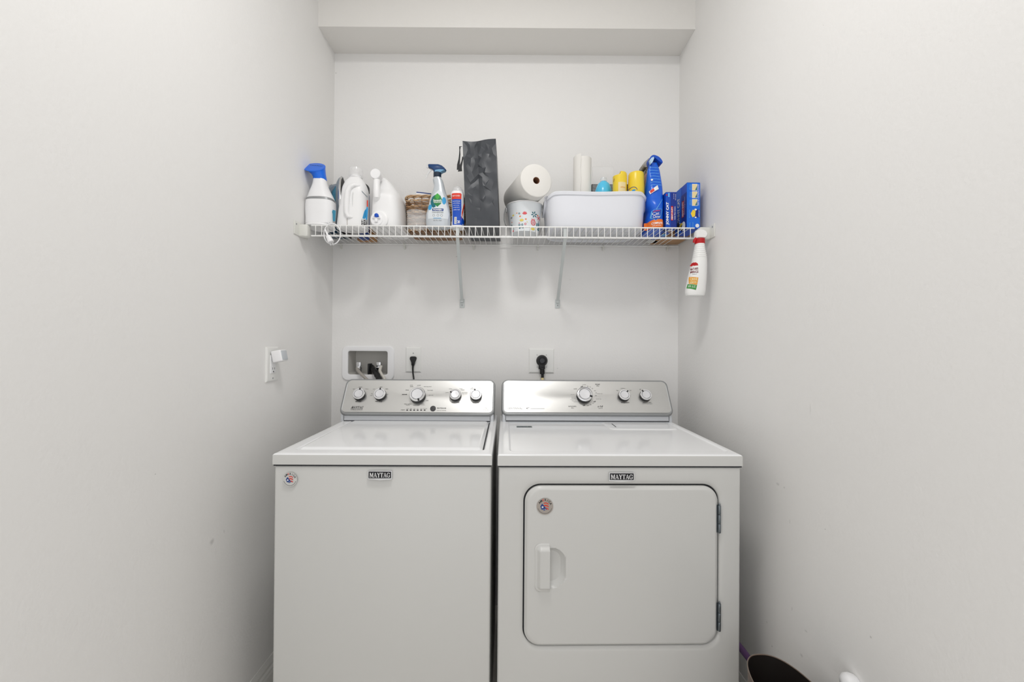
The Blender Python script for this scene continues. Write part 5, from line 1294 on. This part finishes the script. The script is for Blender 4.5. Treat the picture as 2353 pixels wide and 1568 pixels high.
tb_(T, F, Y-.02, M['cream'], [('URINE', 1584, 639.5, 1596.5, 645.5, .03), ('REMOVER', 1583, 647, 1595, 652, .03)], .001)
tb_(T, F, Y-.02, M['greyink'], [('SPRAY', 1588, 630, 1596, 632, 0)], .001)
tb_(T, F, Y-.02, M['white'], [('32', 1580, 655.5, 1584, 660, .02), ('FL OZ', 1586, 657, 1592.5, 662, 0)], .001)

# ---------------------------------------------------------------- wall fittings
def wplate(T, x0, x1, z0, z1, Yw=YB, t=.006, mat=None, name='cover_plate'):
    m = MB(); R = []
    for ins, d_ in ((0, 0), (0, .0028), (.0018, .0048), (.005, t)):
        R.append([Vector((x0+ins, Yw-d_, z0+ins)), Vector((x1-ins, Yw-d_, z0+ins)), Vector((x1-ins, Yw-d_, z1-ins)), Vector((x0+ins, Yw-d_, z1-ins))])
    m.rings(R); return m.build(name, mat or M['ivory'], T, ang=20)
# washer outlet box
x0, z0, x1, z1 = rect_px(787, 875, 906, 795, YB)
T = thing('washer_outlet_box', 'white recessed washer valve box in the wall above the washing machine', 'outlet box', ((x0+x1)/2, YB, z0))
A_ = rrl(x0, z0, x1, z1, .028); B_ = rrl(bx0+.001, bz0+.001, bx1-.001, bz1-.001, .010)
def fr(A, y): return [Vector((a, y, b)) for a, b in A]
ins = lambda k: rrl(x0+k, z0+k, x1-k, z1-k, .028-k*.5)
insb = lambda k: rrl(bx0+k, bz0+k, bx1-k, bz1-k, .010)
m = MB(); m.rings([fr(ins(0), YB), fr(ins(0), YB-.004), fr(ins(.003), YB-.0075), fr(insb(-.004), YB-.0085), fr(insb(.0005), YB-.0065), fr(insb(.001), YB+.0)], False, False); m.build('faceplate', M['plastic'], T, ang=30)
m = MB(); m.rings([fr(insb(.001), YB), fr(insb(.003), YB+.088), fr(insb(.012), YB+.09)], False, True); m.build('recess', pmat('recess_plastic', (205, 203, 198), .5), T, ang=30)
for px, lb in ((829, 'hot'), (875, 'cold')):
    q = at(px-4, 846, YB+.03); m = MB()
    m.lathe([(.010, -.012), (.010, .008), (.0125, .009), (.0125, .014), (.009, .015), (.009, .030)], (q.x, YB+.04, bz0+.018), n=20); V_ = m.build('valve', M['chrome'], T, ang=30)
    m = MB(); m.box(q.x-.011, q.x+.011, YB+.020, YB+.034, q.z+.006, q.z+.030, bev=.003); m.build('valve_handle', M['chrome'], V_)
    m = MB(); m.lathe([(.009, 0), (.0115, .003), (.0115, .014), (.009, .016)], (q.x, YB+.026, bz0+.030), (0, -1, -.25), 20); m.build('valve_outlet', M['chrome'], V_)
def hose(name, lab_, pts, r, mat, cat='hose', ribs=0, group=None):
    m = MB(); P = []
    for i in range(len(pts)-1):
        for k in range(6):
            t = k/6; p0, p1, p2, p3 = pts[max(i-1, 0)], pts[i], pts[i+1], pts[min(i+2, len(pts)-1)]
            P.append(.5*((2*p1)+(p2-p0)*t+(2*p0-5*p1+4*p2-p3)*t*t+(3*p1-p0-3*p2+p3)*t**3))
    P.append(pts[-1]); rs = [r*(1.12 if ribs and (i//ribs) % 2 else 1) for i in range(len(P))]
    m.tube(P, rs, 14); return tag(m.build(name, mat, ang=50), lab_, cat, group)
mhose = pmat('grey_hose', (170, 165, 158), .45)
hose('water_hose', 'grey water hose from the left valve of the outlet box down behind the washer', [at(821, 846, YB+.02), at(822, 851, YB-.004), at(830, 860, YB-.03), at(842, 872, YB-.045), at(850, 884, YB-.05), at(850, 930, YB-.05)], .0075, mhose, group='water hoses of the outlet box')
hose('water_hose', 'pale water hose from the right valve of the outlet box beside the black drain hose', [at(876, 842, YB+.015), at(873, 852, YB-.004), at(877, 862, YB-.02), at(884, 876, YB-.035), at(886, 930, YB-.04)], .0075, pmat('pale_hose', (214, 210, 202), .45), group='water hoses of the outlet box')
hose('drain_hose', 'black ribbed drain hose in the middle of the washer outlet box', [at(853, 843, YB+.03), at(858, 850, YB+.0), at(864, 858, YB-.025), at(870, 870, YB-.045), at(874, 885, YB-.06), at(875, 930, YB-.06)], .0125, M['black'], ribs=2)
m = MB(); q = at(848, 849, YB+.01); m.box(q.x-.003, q.x+.006, YB-.004, YB+.04, bz0+.001, q.z+.028, bev=.002); tag(m.build('hose_clip', M['black']), 'black plastic hose clip standing in the washer outlet box', 'clip')

# receptacle with black plug
x0, z0, x1, z1 = rect_px(933, 855.5, 967.5, 798, YB)
T = thing('wall_outlet', 'white single wall outlet above the washing machine with a round socket', 'outlet', ((x0+x1)/2, YB, z0))
wplate(T, x0, x1, z0, z1)
q = at(951.5, 829, YB); m = MB(); m.lathe([(.0172, 0), (.0172, .0078), (.016, .0088), (.001, .0088)], (q.x, YB, q.z), (0, -1, 0), 32); m.build('socket', M['ivory'], T)
q = at(950.5, 812, YB); m = MB(); m.lathe([(.003, .005), (.003, .0068), (.001, .0072)], (q.x, YB, q.z), (0, -1, 0), 12); m.build('screw', M['rim'], T)
q = at(951, 848, YB)
T = thing('power_cord', 'black fan-shaped plug and cord in the outlet above the washing machine', 'cord', (q.x, YB-.02, at(950, 868, YB-.03).z))
P = [at(px, py, YB-.015) for px, py in ((943, 820.5), (946, 819.5), (953, 819.5), (956.5, 821), (957, 825), (953.5, 833), (952, 840), (946, 840), (945.5, 833), (942, 825))]
m = MB(); m.rings([[Vector((p.x, YB-.009-dy, p.z)) for p in [P[0].lerp(p_, 1) for p_ in P]] for dy in (0, .012)] + [[Vector((sum(a.x for a in P)/10+(p.x-sum(a.x for a in P)/10)*.8, YB-.024, sum(a.z for a in P)/10+(p.z-sum(a.z for a in P)/10)*.85)) for p in P]]); m.build('plug', M['black'], T, ang=40)
m = MB(); m.tube([at(949, 838, YB-.015), at(948.5, 848, YB-.016), at(949, 858, YB-.018), at(950.5, 868, YB-.022), at(951.5, 880, YB-.03), at(952, 930, YB-.035)], [.0052, .0042, .0038, .0036, .0036, .0036], 10); m.build('cord', M['black'], T)
# dryer receptacle
x0, z0, x1, z1 = rect_px(1215.5, 857.5, 1272.5, 801.5, YB)
T = thing('dryer_outlet', 'large square dryer outlet plate above the dryer', 'outlet', ((x0+x1)/2, YB, z0))
wplate(T, x0, x1, z0, z1)
for px, py in ((1234, 816), (1255, 816), (1234, 843.5), (1255, 843.5)):
    q = at(px, py, YB); m = MB(); m.lathe([(.002, .005), (.002, .0066), (.001, .007)], (q.x, YB, q.z), (0, -1, 0), 12); m.build('screw', M['rim'], T)
q = at(1245, 829, YB); m = MB(); m.lathe([(.0275, .004), (.0275, .009), (.026, .010), (.001, .010)], (q.x, YB, q.z), (0, -1, 0), 40); m.build('socket', M['black'], T)
T = thing('power_cord', 'heavy round black dryer plug with cord going down behind the dryer', 'cord', (q.x, YB-.03, at(1246, 875, YB-.03).z))
q = at(1245.5, 828.5, YB-.02)
m = MB(); m.lathe([(.0245, .010), (.0245, .026), (.0225, .030), (.017, .031), (.016, .028), (.001, .0275)], (q.x, YB, q.z), (0, -1, 0), 36); PL = m.build('plug', M['black'], T, ang=35)
m = MB(); m.lathe([(.0125, .026), (.0125, .0335), (.0105, .035), (.001, .0352)], (q.x, YB, q.z-.002), (0, -1, 0), 30); m.build('plug_boss', pmat('worn_black', (46, 48, 52), .3), PL)
P0_ = at(1245, 838, YB-.02); m = MB(); m.box(P0_.x-.0155, P0_.x+.0155, YB-.029, YB-.011, at(1245, 849, YB-.02).z, P0_.z+.004, bev=.004); m.build('strain_clamp', M['black'], PL)
m = MB(); P = [at(1246, 847+i*1.6, YB-.02) for i in range(9)]; m.tube(P, [.0125 if i % 2 else .0108 for i in range(9)], 14); m.build('strain_relief', M['black'], PL)
m = MB(); m.tube([at(1246.5, 857, YB-.02), at(1246.5, 868.5, YB-.022)], .0070, 14); m.build('cord', M['black'], T)
m = MB(); m.tube([at(1246.5, 868.5, YB-.022), at(1246.5, 876, YB-.024), at(1246.5, 930, YB-.03)], .0066, 14); m.build('inner_sleeve', M['cream'], T)

# left wall outlet with night light
def lw(px, py): return wl_pt(px, py)
p0 = lw(609.5, 838); p1 = lw(636.5, 838); zt1 = lw(609.5, 797.5).z; zb1 = lw(609.5, 879).z
T = thing('wall_outlet', 'white rectangular wall outlet on the left wall with a night light plugged in', 'outlet', (WL, (p0.y+p1.y)/2, zb1))
y0, y1 = p0.y, p1.y
m = MB(); R = []
for i_, d_ in ((0, 0), (0, .0028), (.0018, .0048), (.005, .006)): R.append([Vector((WL+d_, y0+i_, zb1+i_)), Vector((WL+d_, y1-i_, zb1+i_)), Vector((WL+d_, y1-i_, zt1-i_)), Vector((WL+d_, y0+i_, zt1-i_))])
m.rings(R); m.build('cover_plate', M['ivory'], T, ang=20)
ym = (y0+y1)/2; zm = (zt1+zb1)/2
m = MB(); m.box(WL+.004, WL+.0085, ym-.0168, ym+.0168, zm-.0335, zm+.0335, bev=.0012); rc = m.build('receptacle', M['plastic'], T)
for zc_ in (zm-.018, zm+.018):
    for dy, hh in ((-.0062, .0042), (.0062, .0036)):
        m = MB(); m.box(WL+.0083, WL+.0088, ym+dy-.0009, ym+dy+.0009, zc_+.002-hh, zc_+.002+hh); m.build('slot', M['gap'], rc)
    m = MB(); m.lathe([(.0026, 0), (.0026, .0006)], (WL+.0083, ym, zc_-.0095), (1, 0, 0), 14); m.build('ground_hole', M['gap'], rc)
for z_ in (zb1+.012,):
    m = MB(); m.lathe([(.0028, 0), (.0026, .0012), (.001, .0016)], (WL+.006, ym, z_), (1, 0, 0), 14); m.build('screw', M['rim'], T)
T = thing('night_light', 'small white plug-in night light with a square grey sensor face, on the left wall outlet', 'night light', (WL+.03, ym, zm+.005))
# box tilted, face towards the room
Mx2 = Matrix.Translation((WL+.012, ym+.001, zm+.026)) @ Matrix.Rotation(math.radians(-12), 4, 'Y')
m = MB(); m.box(0, .036, -.021, .021, -.021, .021, bev=.004, seg=3, M=Mx2); nl = m.build('housing', M['plastic'], T)
m = MB(); m.box(.0355, .0372, -.0175, .0165, -.017, .017, bev=.0015, M=Mx2); m.build('sensor_face', pmat('sensor_grey', (198, 203, 208), .45), T)
m = MB(); m.box(-.0036, .001, -.008, -.005, -.006, .006, M=Mx2); m.box(-.0036, .001, .005, .008, -.006, .006, M=Mx2); m.build('prongs', M['chrome'], T)

# ---------------------------------------------------------------- low right: waste bin, purple handle, wall knob
T = thing('waste_bin', 'dark brown oval waste bin on the floor beside the front of the dryer', 'bin', (.676, .925, 0))
def bring(z, k): 
    return [Vector((.676 + (.078*k)*math.copysign(abs(math.cos(q))**.82, math.cos(q)), .925 + (.171*k)*math.copysign(abs(math.sin(q))**.82, math.sin(q)), z)) for q in [2*PI*i/72 for i in range(72)]]
HBN = .447
m = MB(); m.rings([bring(0, .80), bring(.004, .82), bring(HBN*.5, .91), bring(HBN-.004, 1.0), bring(HBN, 1.0), bring(HBN, .982), bring(HBN*.5, .89), bring(.006, .80)]); m.build('shell', [pmat('brown_bin', (92, 74, 64), .45)], T)
m = MB(); m.tube([v for v in bring(HBN, .993)][::1], .0013, 8, closed=True); m.build('rim', pmat('bin_rim', (120, 106, 96), .35), T)
m = MB(); m.rings([bring(.010, .80), bring(HBN*.5, .885), bring(HBN-.0008, .9815)], True, False); m.build('inner_sheet', pmat('bin_inside', (26, 20, 17), .6), T)  # near-black sheet over the inner wall of the brown shell
m = MB(); m.tube([Vector((.790, 1.262, 0.002)), Vector((.790, 1.262, .15)), Vector((.749, 1.262, .300)), Vector((.722, 1.262, .334)), Vector((.704, 1.262, .358))], [.012, .009, .010, .010, .008], 12)
tag(m.build('purple_handle', pmat('purple_plastic', (92, 62, 108), .5)), 'purple plastic handle leaning in the gap between the dryer and the right wall', 'handle')
q = wr_pt(1968, 1561)
m = MB(); m.lathe([(.016, 0), (.018, .003), (.021, .012), (.020, .022), (.014, .030), (.002, .033)], (WR, q.y, q.z-.010), (-1, 0, 0), 32)
tag(m.build('wall_bumper', M['plastic'], ang=60), 'small white rounded bumper knob low on the right wall', 'bumper')
